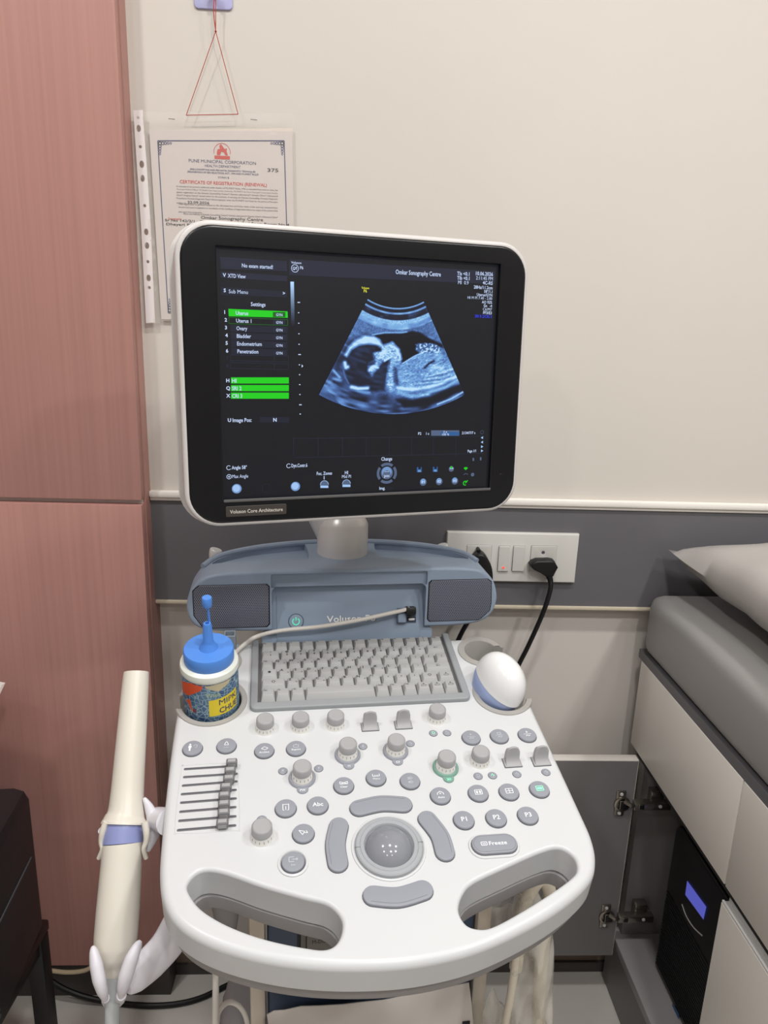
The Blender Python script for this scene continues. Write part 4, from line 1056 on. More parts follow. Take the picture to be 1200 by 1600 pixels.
# ---- the lit screen: background, lettering, signs and the scan picture in one mesh
g_bg = glow('screen background', (12, 15, 22), 1.0); g_pan = glow('screen panel', (30, 34, 52), 1.0); g_pan2 = glow('screen field', (24, 29, 44), 1.0)
g_tx = glow('screen text', (188, 204, 235), 1.15); g_dim = glow('screen dim text', (70, 80, 108), 1.0); g_dk = glow('screen lines', (34, 40, 58), 1.0)
g_gr = glow('screen green', (24, 205, 20), 1.0); g_grd = glow('screen dark green', (18, 96, 24), 1.0); g_ye = glow('screen yellow', (225, 225, 60), 1.0)
g_bl = glow('screen blue text', (52, 66, 235), 1.0); g_ic = glow('screen icon blue', (112, 150, 200), 1.0); g_ic2 = glow('screen icon deep blue', (40, 92, 150), 1.0); g_icd = glow('screen icon grey', (82, 98, 128), 1.0)
g_hi = glow('screen icon light', (160, 195, 240), 1.0)
b = MB()
b.box((-0.1702, -0.1393, -0.004), (0.1702, 0.1393, -0.0010), g_bg)
HB = -0.0010
def quad(x0, y0, x1, y1, m, h=0.0002, pts=None):
    p = pts or [(x0, y0), (x1, y0), (x1, y1), (x0, y1)]
    b.add([(*S(*q), HB + h) for q in p], [(3, 2, 1, 0)], m)
def stext(s, x, y, px, m=g_tx, w=None, al='L', h=0.0006):
    p = S(x, y); up = (S(x, y - 5) - S(x, y + 5)).length / 10; rt = (S(x + 5, y) - S(x - 5, y)).length / 10
    b.text(s, m, p, px * up, width=(w * rt if w else None), align=al, h=HB + h)
def slope(x0, y0, x1, y1, th, m, h=0.0002): quad(0, 0, 0, 0, m, h, [(x0, y0), (x1, y1), (x1, y1 + th), (x0, y0 + th)])
quad(0, 0, 0, 0, g_pan, .0002, [(344, 401), (448, 408), (449, 424), (345, 420)])
quad(0, 0, 0, 0, g_pan, .0002, [(345, 424), (449, 431), (449, 440), (345, 434)])
quad(0, 0, 0, 0, g_pan2, .0002, [(345, 448), (449, 455), (449, 465), (346, 461)])
quad(0, 0, 0, 0, g_pan, .0002, [(452, 405), (774, 424), (773, 444), (452, 430)])
stext('No exam started!', 378, 414.5, 6, w=49); stext('V', 348, 429.5, 5.5, w=4); stext('XTD View', 356, 430.5, 6, w=28)
stext('S', 349.5, 453.5, 5.5, w=3.5); stext('Sub Menu', 357.5, 455, 6, w=30); stext('>', 442, 458, 5, w=4); stext('Settings', 392, 475, 6, w=23)
items = ['Uterus', 'Uterus 1', 'Ovary', 'Bladder', 'Endometrium', 'Penetration']
for i, it in enumerate(items):
    y = 488.5 + i * 12; yr = y + 2.8; o = i * 0.5
    if i == 0: quad(0, 0, 0, 0, g_gr, .0002, [(357, 482.5), (449.5, 486.5), (450, 496.5), (357.5, 494)])
    elif i == 1:
        for e in (((357.5, 495), (449.5, 499)), ((358, 505), (450, 508))): slope(*e[0], *e[1], 1, g_grd)
        quad(357.5, 495, 358.4, 505.5, g_grd); quad(449.3, 499, 450.2, 508.5, g_grd)
    else: quad(0, 0, 0, 0, g_pan2, .0002, [(359 + o, y - 5.3), (449.5, y - 2), (449.5, y + 8.4), (359 + o, y + 5.6)])
    quad(426.5, yr - 3.8, 446, yr + 4.2, g_grd if i == 0 else g_pan, .0004)
    stext(str(i + 1), 350.5 + o, y - 1 + i * .1, 5.5, w=3); stext(it, 368.5 + o, y + .3, 6, w=[19.5, 24, 17, 22.5, 39, 33][i]); stext('GYN', 431.5, yr + .4, 4.2, w=10)
for k, y in ((7, 559.5), (8, 571.5)):
    for dy in (-4.5, 4.5): slope(360, y + dy - .8, 451, y + dy + 1.2, 0.9, g_dk)
    for x in (360, 428, 450.5): quad(x, y - 4, x + .9, y + 5, g_dk)
    stext(str(k), 353.5, y, 5, g_dk, w=3)
for k, (a, t) in enumerate((('H', 'HI'), ('Q', 'SRI 2'), ('X', 'CRI 3'))):
    y = 594.5 + k * 11.9; quad(361, y - 4.8, 451.5, y + 4.8, g_gr); stext(a, 353.5, y, 5.5, w=5); stext(t, 362.5, y + .3, 6, w=[7, 15, 16][k])
stext('U', 356, 656.5, 5.5, w=4.5); stext('Image Pos:', 363.5, 656.5, 6, w=30); quad(406, 651.5, 452, 660.5, g_pan2); stext('N', 427, 656, 5.5, w=4)
stext('Voluson', 455, 409.8, 3.6, w=16); stext('P6', 469, 418, 5, w=5)
c0 = S(461, 419.3); L2(b, [tuple(v) for v in arcpts(c0, .0040, 0, 360, 24)], g_tx, HB + .0006, .0006)
L2(b, [tuple(v) for v in arcpts((c0.x - .0009, c0.y), .0014, 40, 330, 10)], g_tx, HB + .0006, .0006); L2(b, [(c0.x - .0016, c0.y - .0018), (c0.x + .0020, c0.y + .0018), (c0.x + .0018, c0.y - .0016)], g_tx, HB + .0006, .0006)
# depth scale and grey wedge
NW = 24
for k in range(NW):
    t = k / NW; y = 440 + t * 70
    m_ = glow('screen wedge %d' % k, (int(170 * (1 - t) + 12), int(205 * (1 - t) + 16), int(240 * (1 - t) + 26)), 1.0)
    quad(454 + t * 1.2, y, 459.5 + t * 1.2, y + 70 / NW + .2, m_)
for k, y in enumerate((472.5, 488.5, 505, 521.5, 538, 554, 570, 585.5, 601, 616.5, 632.5, 647)):
    big = y in (472.5, 554, 632.5); quad(465 + k * .25 - (0 if big else -.5), y - .7, 469 + k * .25 - (0 if big else 1.5), y + .7, g_tx, .0004)
b.add([(*S(471.5, 569.5), HB + .0005), (*S(474, 572), HB + .0005), (*S(471.5, 574.5), HB + .0005)], [(2, 1, 0)], g_tx)
stext('Omkar Sonography Centre', 618.5, 424.5, 7, w=72)
for k, (t, x, w) in enumerate((('TIs <0.1', 714.5, 19.5), ('TIb <0.1', 714.5, 19.5), ('MI  0.9', 716, 16.5))): stext(t, x, 427 + k * 7, 5.6, w=w)
for t, y, w, px, m_ in (('10.06.2026', 428.5, 26.5, 5.6, g_tx), ('2:11:45 PM', 435.5, 26, 5.4, g_tx), ('4C-RS', 442.5, 15.5, 5.4, g_tx), ('28Hz/11.2cm', 449.8, 29, 5, g_tx), ("58\u00b0/1.1", 455.8, 13, 4.4, g_tx), ('Uterus/GYN', 461.3, 24, 4.4, g_tx), ('HI M PI 7.40 - 2.80', 466.5, 38, 4.2, g_tx), ('AO 92%', 472.5, 16, 4.4, g_tx), ('Gn   -4', 478, 13, 4.4, g_tx), ('C6/M7', 483.5, 14, 4.4, g_tx), ('FF3/E3', 489, 13.5, 4.4, g_tx), ('SRI II 2/CRI 3', 494.8, 26, 4.4, g_bl)):
    stext(t, 770.5 - (y - 428) * .03, y, px, m_, w=w, al='R')
stext('Voluson', 565, 449.5, 3.6, g_ye, w=12); stext('P6', 568.5, 454.5, 4.6, g_ye, w=5)
# lower strip of thumbnails and signs
slope(458, 685, 757, 681.5, .8, g_dk); slope(459, 715, 757, 708, .8, g_dk)
for x in (458.5, 497, 535, 572, 608, 643, 677, 712): quad(x, 683.5, x + .8, 713, g_dk)
stext('P2', 653.5, 677.5, 4, w=5); stext('1 x', 666, 677.5, 4, w=5); quad(674, 672.5, 718, 681, g_icd); quad(689, 675, 718, 680.5, g_ic2, .0003); stext('2 x', 693, 674.8, 3.2, w=6); stext('100 %', 691, 679, 3.2, w=11); stext('2134/7/7 s', 722, 676.5, 4, w=21); stext('Page 1/1', 731, 704.8, 4, w=13)
for k, y in enumerate((675.5, 684, 691, 698, 704.5)):
    c0 = S(753.5, y)
    if k == 0: L2(b, [tuple(v) for v in arcpts(c0, .0022, 0, 360, 12)], g_dim, HB + .0004, .0006)
    else: b.add([(c0.x + (-.0018 if k < 3 else .0018), c0.y, HB + .0004), (c0.x + (.0014 if k < 3 else -.0014), c0.y + .0018, HB + .0004), (c0.x + (.0014 if k < 3 else -.0014), c0.y - .0018, HB + .0004)], [(0, 1, 2) if k > 2 else (0, 2, 1)], g_hi)
for (x, y) in ((740, 718), (751.5, 717)): quad(x - 1.2, y - 2.4, x + 1.2, y + 2.4, g_icd)
c0 = S(357.5, 731); L2(b, [tuple(v) for v in arcpts(c0, .0024, 40, 330, 12)], g_tx, HB + .0004, .0006); stext('Angle 58\u00b0', 362, 730.8, 5.5, w=24)
c0 = S(358, 745); L2(b, [tuple(v) for v in arcpts(c0, .0026, 0, 360, 14)], g_tx, HB + .0004, .0006); L2(b, [tuple(v) for v in arcpts(c0, .0008, 0, 360, 8)], g_tx, HB + .0004, .0006); stext('Max Angle', 363, 744.5, 5.5, w=25)
c0 = S(451.2, 728); L2(b, [tuple(v) for v in arcpts(c0, .0024, 40, 330, 12)], g_tx, HB + .0004, .0006); stext('Dyn.Contr.6', 455.5, 727.6, 5.5, w=25)
def disc(x, y, r, m, h=.0004, rx=None):
    c0 = S(x, y); b.add([(v.x, v.y, HB + h) for v in circ(c0, r, 24)], [tuple(range(24))], m)
for (x, y, m1) in ((370, 763.8, g_hi), (461.8, 760.2, g_hi)):
    disc(x, y, .0056, g_ic); disc(x - .5, y - .6, .0042, g_hi, .0005)
c0 = S(416.5, 763); L2(b, [tuple(v) for v in arcpts(c0, .0052, 0, 360, 20)], g_dk, HB + .0004, .0005)
stext('Foc. Zones', 495, 740, 5, w=24); stext('1', 506, 746.5, 5, w=2); stext('HI', 539, 738.5, 5, w=5); stext('Mid PI', 534.5, 744.8, 5, w=14)
for (x, y) in ((507, 757.5), (541.5, 756)):
    c0 = S(x, y); b.add([(v.x, v.y - .0006, HB + .0004) for v in arcpts(c0, .0052, 0, 180, 12)], [tuple(range(13))], g_icd)
    L2(b, [tuple(v) for v in arcpts(c0, .0050, 0, 180, 12)], g_hi, HB + .0005, .0006); quad(x - 6.2, y + 1.2, x + 6.2, y + 5, g_hi, .0006)
stext('Change', 596, 717.2, 5.5, w=17); stext('Img.', 593, 763, 4.6, w=9); stext('Cine', 605, 762.6, 4.6, g_dk, w=10)
disc(604.7, 739, .0080, g_icd); disc(604.5, 737.5, .0064, g_ic, .0005); disc(604.5, 741, .0048, g_icd, .00055); stext('pos', 600.5, 743.3, 4.6, w=8, h=.0008); stext('---', 601, 736.4, 4, w=7, h=.0008)
c0 = S(604.7, 739.5)
for a in (90, 0, 180, 270):
    w_ = 38; o = arcpts(c0, .0132, a - w_, a + w_, 10) + arcpts(c0, .0098, a + w_, a - w_, 10); b.add([(v.x, v.y, HB + .0004) for v in o], [tuple(range(len(o)))], g_icd)
for k, x in enumerate((661.5, 686.5, 711)):
    disc(x, 753.5 - k * .9, .0046, g_icd); disc(x - .3, 752 - k * .9, .0034, g_ic, .0005); stext('P%d' % (k + 1), x - 2.6, 753.4 - k * .9, 4, w=5.2, h=.0008)
for x, y in ((655.5, 734), (680.5, 733.5)):
    quad(x - 3.8, y - 4, x + 3.8, y + 4, g_ic2); quad(x - 1.6, y - 4, x + 2.2, y - .8, g_bg, .0004); quad(x - 2.2, y + .6, x + 2.2, y + 3.4, g_ic, .0004)
disc(705.5, 732.8, .0036, g_icd); quad(703, 731, 708.5, 733, g_hi, .0006); disc(705.3, 730.5, .0016, g_gr, .0007)
c0 = S(728, 733.5); o = [Vector((c0.x, c0.y - .0010))] + arcpts((c0.x, c0.y - .0010), .0040, 40, 140, 8); b.add([(v.x, v.y, HB + .0004) for v in o], [tuple(range(len(o)))], g_gr)
c0 = S(728, 743); L2(b, [tuple(v) for v in arcpts((c0.x, c0.y - .001), .0034, 30, 150, 8)], g_dim, HB + .0004, .001); disc(738.7, 741.7, .0024, g_icd)
c0 = S(727, 755); L2(b, [tuple(v) for v in arcpts(c0, .0026, 20, 300, 12)], g_gr, HB + .0004, .0012); L2(b, [(c0.x, c0.y), (c0.x + .0036, c0.y + .0034)], g_gr, HB + .0004, .0012)
screen = b.build('screen', MS, mon, smooth=0, recalc=True, label='lit screen with a blue scan picture and white lettering')

# the scan picture: polar grid with an emitted colour per point
def scan_picture():
    NT, NR = 240, 230
    ap = Vector((0.0372, 0.1575)); r0, r1, ha = 0.0745, 0.1995, math.radians(28.0)
    th = np.linspace(-ha, ha, NT); rr = np.linspace(r0, r1, NR)
    TH, RR = np.meshgrid(th, rr)
    X = ap.x + RR * np.sin(TH); Y = ap.y - RR * np.cos(TH)
    # picture coordinates of each grid point (for laying the anatomy out)
    ms = np.array(MS); P = np.stack([X, Y, np.zeros_like(X), np.ones_like(X)], -1) @ ms.T
    P = P[..., :3] - np.array([0, 0, HC])
    A = np.array([RIGHT, DOWN, FWD]); V = P @ A.T
    px = 600 + FPX * V[..., 0] / V[..., 2]; py = 800 + FPX * V[..., 1] / V[..., 2]
    U_ = (px - 480) * 4.615; W_2 = (py - 440) * 4.615
    rng = np.random.RandomState(3)
    def noise(a, c, seed, nx, ny):
        g = np.random.RandomState(seed).rand(ny + 2, nx + 2)
        x = np.clip(a, 0, .9999) * nx; y = np.clip(c, 0, .9999) * ny
        i = x.astype(int); j = y.astype(int); fx = x - i; fy = y - j
        fx = fx * fx * (3 - 2 * fx); fy = fy * fy * (3 - 2 * fy)
        return (g[j, i] * (1 - fx) + g[j, i + 1] * fx) * (1 - fy) + (g[j + 1, i] * (1 - fx) + g[j + 1, i + 1] * fx) * fy
    a = (TH + ha) / (2 * ha); d = (RR - r0) / (r1 - r0)
    n1 = noise(a, d, 1, 60, 110); n2 = noise(a, d, 2, 14, 40); n3 = noise(a, d, 5, 120, 160); n4 = noise(a, d, 8, 7, 9)
    grain = 0.45 * n1 + 0.25 * n2 + 0.3 * n3
    def poly(pts, soft=10):
        """soft mask of a polygon"""
        pts = np.array(pts, float); inside = np.zeros(U_.shape, bool); dist = np.full(U_.shape, 1e9)
        n = len(pts)
        for k in range(n):
            x1, y1 = pts[k - 1]; x2, y2 = pts[k]
            c = ((y1 > W_2) != (y2 > W_2)) & (U_ < (x2 - x1) * (W_2 - y1) / (y2 - y1 + 1e-9) + x1); inside ^= c
            t = np.clip(((U_ - x1) * (x2 - x1) + (W_2 - y1) * (y2 - y1)) / ((x2 - x1) ** 2 + (y2 - y1) ** 2 + 1e-9), 0, 1)
            dist = np.minimum(dist, np.hypot(U_ - x1 - t * (x2 - x1), W_2 - y1 - t * (y2 - y1)))
        sd = np.where(inside, dist, -dist)
        return np.clip(sd / soft * .5 + .5, 0, 1)
    def stroke(pts, w):
        pts = np.array(pts, float); dist = np.full(U_.shape, 1e9)
        for k in range(1, len(pts)):
            x1, y1 = pts[k - 1]; x2, y2 = pts[k]
            t = np.clip(((U_ - x1) * (x2 - x1) + (W_2 - y1) * (y2 - y1)) / ((x2 - x1) ** 2 + (y2 - y1) ** 2 + 1e-9), 0, 1)
            dist = np.minimum(dist, np.hypot(U_ - x1 - t * (x2 - x1), W_2 - y1 - t * (y2 - y1)))
        return np.exp(-(dist / w) ** 2)
    I = 0.40 + 0.30 * (grain - .5)
    def band(lo, hi, v, k=1.0):
        nonlocal I
        s_ = np.clip((d - lo) / .006 + .5, 0, 1) * np.clip((hi - d) / .006 + .5, 0, 1); I = I * (1 - s_ * k) + v * s_ * k
    dw = d + 0.010 * (n4 - .5)
    band(0, .014, .55); band(.014, .045, .07); band(.045, .062, .5 + .25 * (n2 - .5)); band(.062, .115, .10 + .25 * np.clip(n2 - .55, 0, 1)); band(.115, .155, .62 + .25 * (grain - .5)); band(.155, .2, .55 + .3 * (n2 - .5)); band(.2, .32, .36 + .25 * (grain - .5))
    def put(mask, v): 
        nonlocal I
        I = I * (1 - mask) + v * mask
    # deep tissue dark below the fetus
    put(poly([(60, 800), (250, 560), (500, 800), (760, 840), (1100, 700), (1180, 830), (700, 1000), (250, 960)], 40), .27 + .45 * (n2 - .5) * (n4 > .3))
    put(poly([(200, 560), (290, 430), (420, 380), (500, 390), (300, 560), (250, 760), (200, 780)], 30), .13 + .3 * np.clip(n2 - .45, 0, 1))
    # fluid
    put(poly([(455, 392), (560, 374), (680, 372), (760, 358), (815, 366), (880, 408), (975, 452), (985, 480), (900, 452), (800, 446), (782, 490), (815, 520), (740, 560), (690, 590), (676, 560), (660, 480), (615, 432), (545, 455), (520, 420)], 9), .015)
    put(stroke([(470, 384), (560, 368), (680, 368), (720, 362)], 5), .6)
    put(stroke([(690, 400), (800, 376)], 5) * .25, .3)
    # head
    put(poly([(275, 520), (320, 440), (400, 400), (470, 392), (540, 430), (560, 520), (560, 700), (500, 790), (380, 790), (290, 730), (262, 620)], 14), .10 + .14 * np.clip(n2 - .35, 0, 1))
    put(poly([(272, 530), (300, 470), (350, 420), (420, 392), (480, 395), (525, 420), (545, 470), (500, 455), (440, 448), (370, 458), (320, 490), (285, 540)], 12), .80 + .3 * (n2 - .5))
    put(stroke([(272, 585), (280, 620), (292, 615)], 13), .85); put(stroke([(262, 640), (275, 690), (300, 735)], 6), .35)
    put(stroke([(320, 760), (370, 772), (440, 768)], 13), .85 + .2 * (n2 - .5)); put(stroke([(370, 790), (450, 800)], 8), .5)
    # face
    put(poly([(480, 520), (540, 460), (570, 455), (615, 436), (640, 470), (668, 490), (682, 560), (655, 610), (650, 640), (655, 760), (600, 790), (560, 720), (520, 640), (470, 680), (440, 640), (450, 590), (490, 570)], 14), .62 + .75 * (grain - .5))
    put(poly([(520, 600), (610, 535), (590, 600), (575, 700), (560, 790), (450, 780), (480, 660)], 14), .07 + .12 * n2)
    put(poly([(490, 470), (535, 480), (535, 505), (490, 505)], 8), .06); put(poly([(440, 590), (490, 575), (490, 600), (450, 610)], 8) * .8, .10)
    put(stroke([(560, 570), (610, 540)], 7), .95); put(stroke([(530, 520), (560, 500)], 10), .85); put(stroke([(600, 460), (650, 490), (670, 545)], 9), .8); put(stroke([(450, 640), (480, 610), (510, 620)], 9), .85)
    put(poly([(625, 610), (650, 620), (665, 760), (640, 780), (620, 700)], 10) * .7, .08)
    # body
    put(poly([(655, 630), (700, 585), (770, 540), (830, 515), (960, 515), (1010, 550), (1060, 640), (1080, 690), (1000, 730), (880, 765), (760, 785), (670, 770)], 10), .52 + .55 * (grain - .5) + .12 * (n4 - .5))
    put(stroke([(690, 590), (770, 540), (830, 512)], 5) * .8, .8)
    put(stroke([(850, 620), (880, 590), (915, 572)], 8), .08); put(poly([(860, 635), (930, 600), (980, 610), (990, 650), (900, 655)], 14) * .6, .75 + .3 * (n2 - .5))
    for k in range(6): put(stroke([(880 - k * 20, 680 + k * 14), (980, 655 + k * 16), (1060, 625 + k * 18)], 4) * .6, .25 if k % 2 else .8)
    put(stroke([(650, 765), (760, 780), (860, 765), (980, 730), (1080, 680)], 13), .75 + .4 * (n2 - .5)); put(stroke([(660, 800), (760, 830), (870, 810)], 16), .6 + .4 * (grain - .5))
    put(stroke([(1100, 700), (1000, 760), (880, 800)], 12), .62)
    put(poly([(640, 850), (760, 850), (880, 830), (1010, 780), (1105, 735), (1120, 780), (1000, 850), (860, 900), (700, 910)], 12), .06)
    put(stroke([(1125, 795), (1040, 845), (940, 885)], 6), .7)
    # limb
    put(poly([(785, 455), (850, 445), (930, 455), (975, 490), (955, 515), (830, 512), (790, 490)], 10), .30 + .9 * np.clip(noise(a, d, 31, 70, 90) - .42, 0, 1) * 1.6)
    # streaks at the lower left and bottom
    put(stroke([(190, 640), (235, 690)], 9), .6); put(stroke([(140, 750), (190, 700), (240, 710)], 14) * .7, .5 + .5 * (n2 - .5)); put(poly([(100, 800), (160, 720), (230, 730), (150, 830)], 20) * .6, .35 + .5 * (n2 - .5))
    put(poly([(540, 860), (630, 870), (640, 960), (560, 960)], 25) * .6, .42 + .4 * (n2 - .5))
    put(stroke([(300, 930), (450, 958), (640, 964), (760, 958), (900, 930), (1010, 890), (1120, 830)], 7) * .8, .6)
    I = np.clip(I, 0, 1) * (0.94 + .12 * n3)
    I = np.clip(I * 1.36, 0, 1)
    stops = np.array([0, .15, .35, .6, .85, 1.0])
    rr_ = np.interp(I, stops, [8, 22, 52, 92, 130, 190]); gg = np.interp(I, stops, [10, 28, 76, 136, 185, 225]); bb = np.interp(I, stops, [16, 46, 126, 200, 232, 250])
    col = np.stack([rr_, gg, bb], -1) / 255.0
    col = np.where(col <= .04045, col / 12.92, ((col + .055) / 1.055) ** 2.4)
    me = bpy.data.meshes.new('scan_picture')
    vs = np.stack([X, Y, np.full_like(X, HB + .0006)], -1).reshape(-1, 3)
    k = np.arange(NR * NT).reshape(NR, NT)
    fs = np.stack([k[1:, :-1], k[1:, 1:], k[:-1, 1:], k[:-1, :-1]], -1).reshape(-1, 4)
    me.from_pydata(vs.tolist(), [], fs.tolist()); me.update()
    at = me.color_attributes.new('scan', 'FLOAT_COLOR', 'POINT')
    at.data.foreach_set('color', np.concatenate([col.reshape(-1, 3), np.ones((NR * NT, 1))], 1).astype(np.float32).ravel())
    M = bpy.data.materials.new('scan picture glow'); M.use_nodes = True; nt = M.node_tree; p = nt.nodes['Principled BSDF']
    p.inputs['Base Color'].default_value = (.004, .004, .005, 1); p.inputs['Roughness'].default_value = .35
    ca = nt.nodes.new('ShaderNodeVertexColor'); ca.layer_name = 'scan'
    nt.links.new(ca.outputs[0], p.inputs['Emission Color']); p.inputs['Emission Strength'].default_value = 1.0
    me.materials.append(M)
    return link('scan_picture', me, MS, mon, 'blue grey fan shaped scan picture on the screen')
scan_picture()

# ================================================================== under the control panel
def WM(M, x, y, h=0.0):
    q = onpl(M, x, y, h); return M @ Vector((q.x, q.y, h))
def zc(P): return (Vector(P) - CAMP).dot(FWD)
def prad(px, P): return px * zc(P) / FPX
m_post = mat('cream steel post', (222, 212, 196), 0.4)
m_body = mat('dark blue grey machine body', (72, 88, 112), 0.45)
a0 = H(402, 1500, -0.004); a1 = H(747, 1570, -0.004)
for ax in (a0.x, a1.x):
    b = MB(); b.box((ax - 0.0115, -0.004, -0.70), (ax + 0.0115, 0.030, -0.075), m_post, 0.004); b.build('frame_post', MM, us)
b = MB(); b.box((a0.x + 0.0145, 0.004, -0.68), (a1.x - 0.0125, 0.20, -0.12), m_body, 0.006); body = b.build('machine_body', MM, us)
d0, d1 = H(468, 1450, 0.002), H(560, 1520, 0.002)
b = MB(); b.box((d0.x - 0.003, 0.0005, d1.y - 0.02), (d0.x + 0.16, 0.006, d0.y + 0.03), m_black, 0.0015)
b.box((d0.x, -0.0015, d1.y - 0.004), (d0.x + 0.15, 0.003, d0.y + 0.012), mat('grey drive front', (120, 116, 112), 0.45), 0.002)
e0, e1 = H(478, 1462, -0.0016), H(560, 1492, -0.0016)
b.box((e0.x, -0.0024, e1.y), (e0.x + .11, -0.0010, e0.y), mat('grey drive tray', (132, 128, 124), 0.45), 0.0015)
t0 = H(488, 1472, -0.0026); t1 = H(515, 1471, -.0026)
b.text('M-DISC', m_ink, (0, 0), 0.0066, M=MM @ Matrix.Identity(4) if False else Matrix(((1, 0, 0, (t0.x + t1.x) / 2), (0, 0, 1, -0.0027), (0, 1, 0, t0.y), (0, 0, 0, 1))), width=(t1.x - t0.x))
b.build('disc_drive', MM, body, label='grey disc drive front with lettering')
# base with castors
fz = -CO.z
b = MB(); b.slab(smoothloop([(-0.07, -0.06), (0.0, -0.075), (0.265, -0.075), (0.335, -0.06), (0.345, 0.0), (0.33, 0.19), (0.28, 0.212), (-0.015, 0.212), (-0.065, 0.19), (-0.08, 0.0)], 4), m_under, 0.02, fz + 0.175, 0.075, rb=0.006); b.build('machine_base', MM, us, label='grey machine base')
for (ux, wy) in ((-0.115, 0.02), (0.355, 0.0), (-0.06, 0.15), (0.31, 0.15)):
    b = MB(); Mc = MM @ T(ux, wy, fz)
    b.box((-0.018, -0.012, 0.045), (0.018, 0.055, 0.112), m_under, 0.008)
    for sx in (-1, 1): b.box((sx * .018 - .003, -.01, .03), (sx * .018 + .003, .03, .10), m_under, 0.002)
    if abs(ux - .12) > .2: b.box((min(0, .1325 - ux) * .35, 0.015, .10), (max(0, .1325 - ux) * .35, .05, .13), m_under, .008)
    ca = b.build('castor', Mc, us)
    b = MB(); R90 = Matrix.Rotation(math.pi / 2, 4, 'Y')
    for sx in (-0.010, 0.010): b.lathe([(0, -.007), (0.034, -.007), (0.040, -.003), (0.040, .003), (0.034, .007), (0, .007)], m_black, T(sx, 0.0, 0.0405) @ R90, 24)
    b.build('castor_wheel', Mc, ca, label='black castor wheel')
b = MB(); q = WY(357, 1410, 0.80)
b.lathe([(0.0, 0.0), (0.011, 0.0), (0.0145, 0.03), (0.0175, 0.055), (0.0175, 0.075), (0, 0.075)], m_under, T(WY(354, 1450, 0.80)), 20, 1.25, 0.9)
b.build('cable_funnel', None, us)
# white paper cover in front of the body
def Hn(x, y, w): p = H(x, y, w); return Vector((p.x, p.y))
wP = -0.035
cv = [Hn(417, 1586, wP), Hn(428, 1580, wP), Hn(444, 1579, wP), Hn(470, 1573, wP), Hn(500, 1572, wP), Hn(535, 1570, wP), Hn(560, 1567, wP), Hn(600, 1563, wP), Hn(647, 1554, wP), Hn(690, 1545, wP), Hn(733, 1536, wP), Hn(736, 1560, wP), Hn(740, 1600, wP), Hn(746, 1700, wP), Hn(424, 1700, wP), Hn(419, 1600, wP)]
m_cover = mat('white wrapping paper', (216, 210, 204), 0.7, var=0.02, scale=(12, 12, 12), bump=0.25, bscale=30)
cvt = thing('paper_cover', MM @ Vector((0.13, wP, cv[-2].y)), 'white paper sheet with a torn top edge covering the blue machine body', 'paper cover')
b = MB(); b.slab(cv, m_cover, 0.0006, 0.0, 0.0014)
cvm = b.build('paper_sheet', MG @ T(0, 0, -wP), cvt)
b = MB(); e = Hn(730, 1597, wP); b.box((e.x - .008, e.y - .02, 0.0004), (e.x + .004, e.y + .003, 0.002), m_black, 0.0005); b.build('black_mark', MG @ T(0, 0, -wP), cvt, label='black printed mark')

# ---- probe holders at the left of the panel and the slim probe hanging in them
def AX(x, y, d): return WY(x, y, d)
A_ = [AX(212.5, 1057, .800), AX(205.5, 1150, .760), AX(199.5, 1230, .727), AX(197, 1266, .712), AX(193.5, 1288, .703), AX(191.5, 1318, .691), AX(190, 1345, .681), AX(184.5, 1420, .655), AX(180, 1478, .637), AX(178, 1510, .628), AX(176, 1528, .622), AX(175.5, 1560, .612), AX(175, 1650, .59)]
pbt = thing('slim_probe', A_[9], 'long cream coloured slim probe hanging in the holder left of the control panel', 'ultrasound probe')
m_cream = mat('cream probe plastic', (220, 215, 203), 0.33)
m_lil = mat('lavender probe plastic', (140, 148, 196), 0.3)
m_holder = mat('lilac white holder plastic', (222, 220, 226), 0.38)
Aj = A_[3] * .45 + A_[4] * .55
b = MB(); b.tube([A_[0] + (A_[0] - A_[1]).normalized() * .001, A_[0], A_[1], A_[2], A_[3], Aj, A_[4] * .85 + A_[3] * .15, A_[4]], [prad(17.5, A_[0]), prad(19.3, A_[0]), prad(22.3, A_[1]), prad(24.5, A_[2]), prad(27, A_[3]), prad(31, A_[4]), prad(34, A_[4]), prad(34.5, A_[4])], m_cream, 36, smooth=4)
for sg in (-1, 1):
    def pp(dx, y, dd=0.0): return AX(193 + sg * dx + (1318 - y) * .08, y, .690 - dd)
    b.tube([pp(30, 1284), pp(34, 1300, .004), pp(35, 1315, .006), pp(32.5, 1327, .008), pp(37, 1341, .008)], [prad(5, A_[4]), prad(5, A_[4]), prad(4.2, A_[4]), prad(3.6, A_[4]), prad(3.4, A_[4])], m_cream, 12, smooth=5)
b.build('probe_shaft', None, pbt)
b = MB(); b.tube([A_[4] * .9 + A_[3] * .1, A_[4], A_[5]], [prad(29, A_[4]), prad(30.8, A_[4]), prad(30.5, A_[5])], m_lil, 36, smooth=3); b.build('probe_collar', None, pbt, label='lavender collar band')
b = MB(); b.tube([A_[5], A_[6], A_[7], A_[8] * .7 + A_[7] * .3, A_[8], A_[8] * .5 + A_[9] * .5, A_[9], A_[10]], [prad(30.5, A_[5]), prad(30.5, A_[6]), prad(32.5, A_[7]), prad(32.8, A_[8]), prad(31.5, A_[8]), prad(27.5, A_[9]), prad(20, A_[9]), prad(13, A_[10])], m_cream, 36, smooth=4); b.build('probe_handle', None, pbt)
b = MB(); b.tube([A_[10] + (A_[9] - A_[10]) * .25, A_[10], A_[11], A_[12]], [prad(14.5, A_[10]), prad(14, A_[10]), prad(11.5, A_[11]), prad(10.5, A_[12])], mat('grey cable sleeve', (176, 180, 180), 0.45), 24, smooth=4); b.build('probe_cable', None, pbt, label='grey cable sleeve')
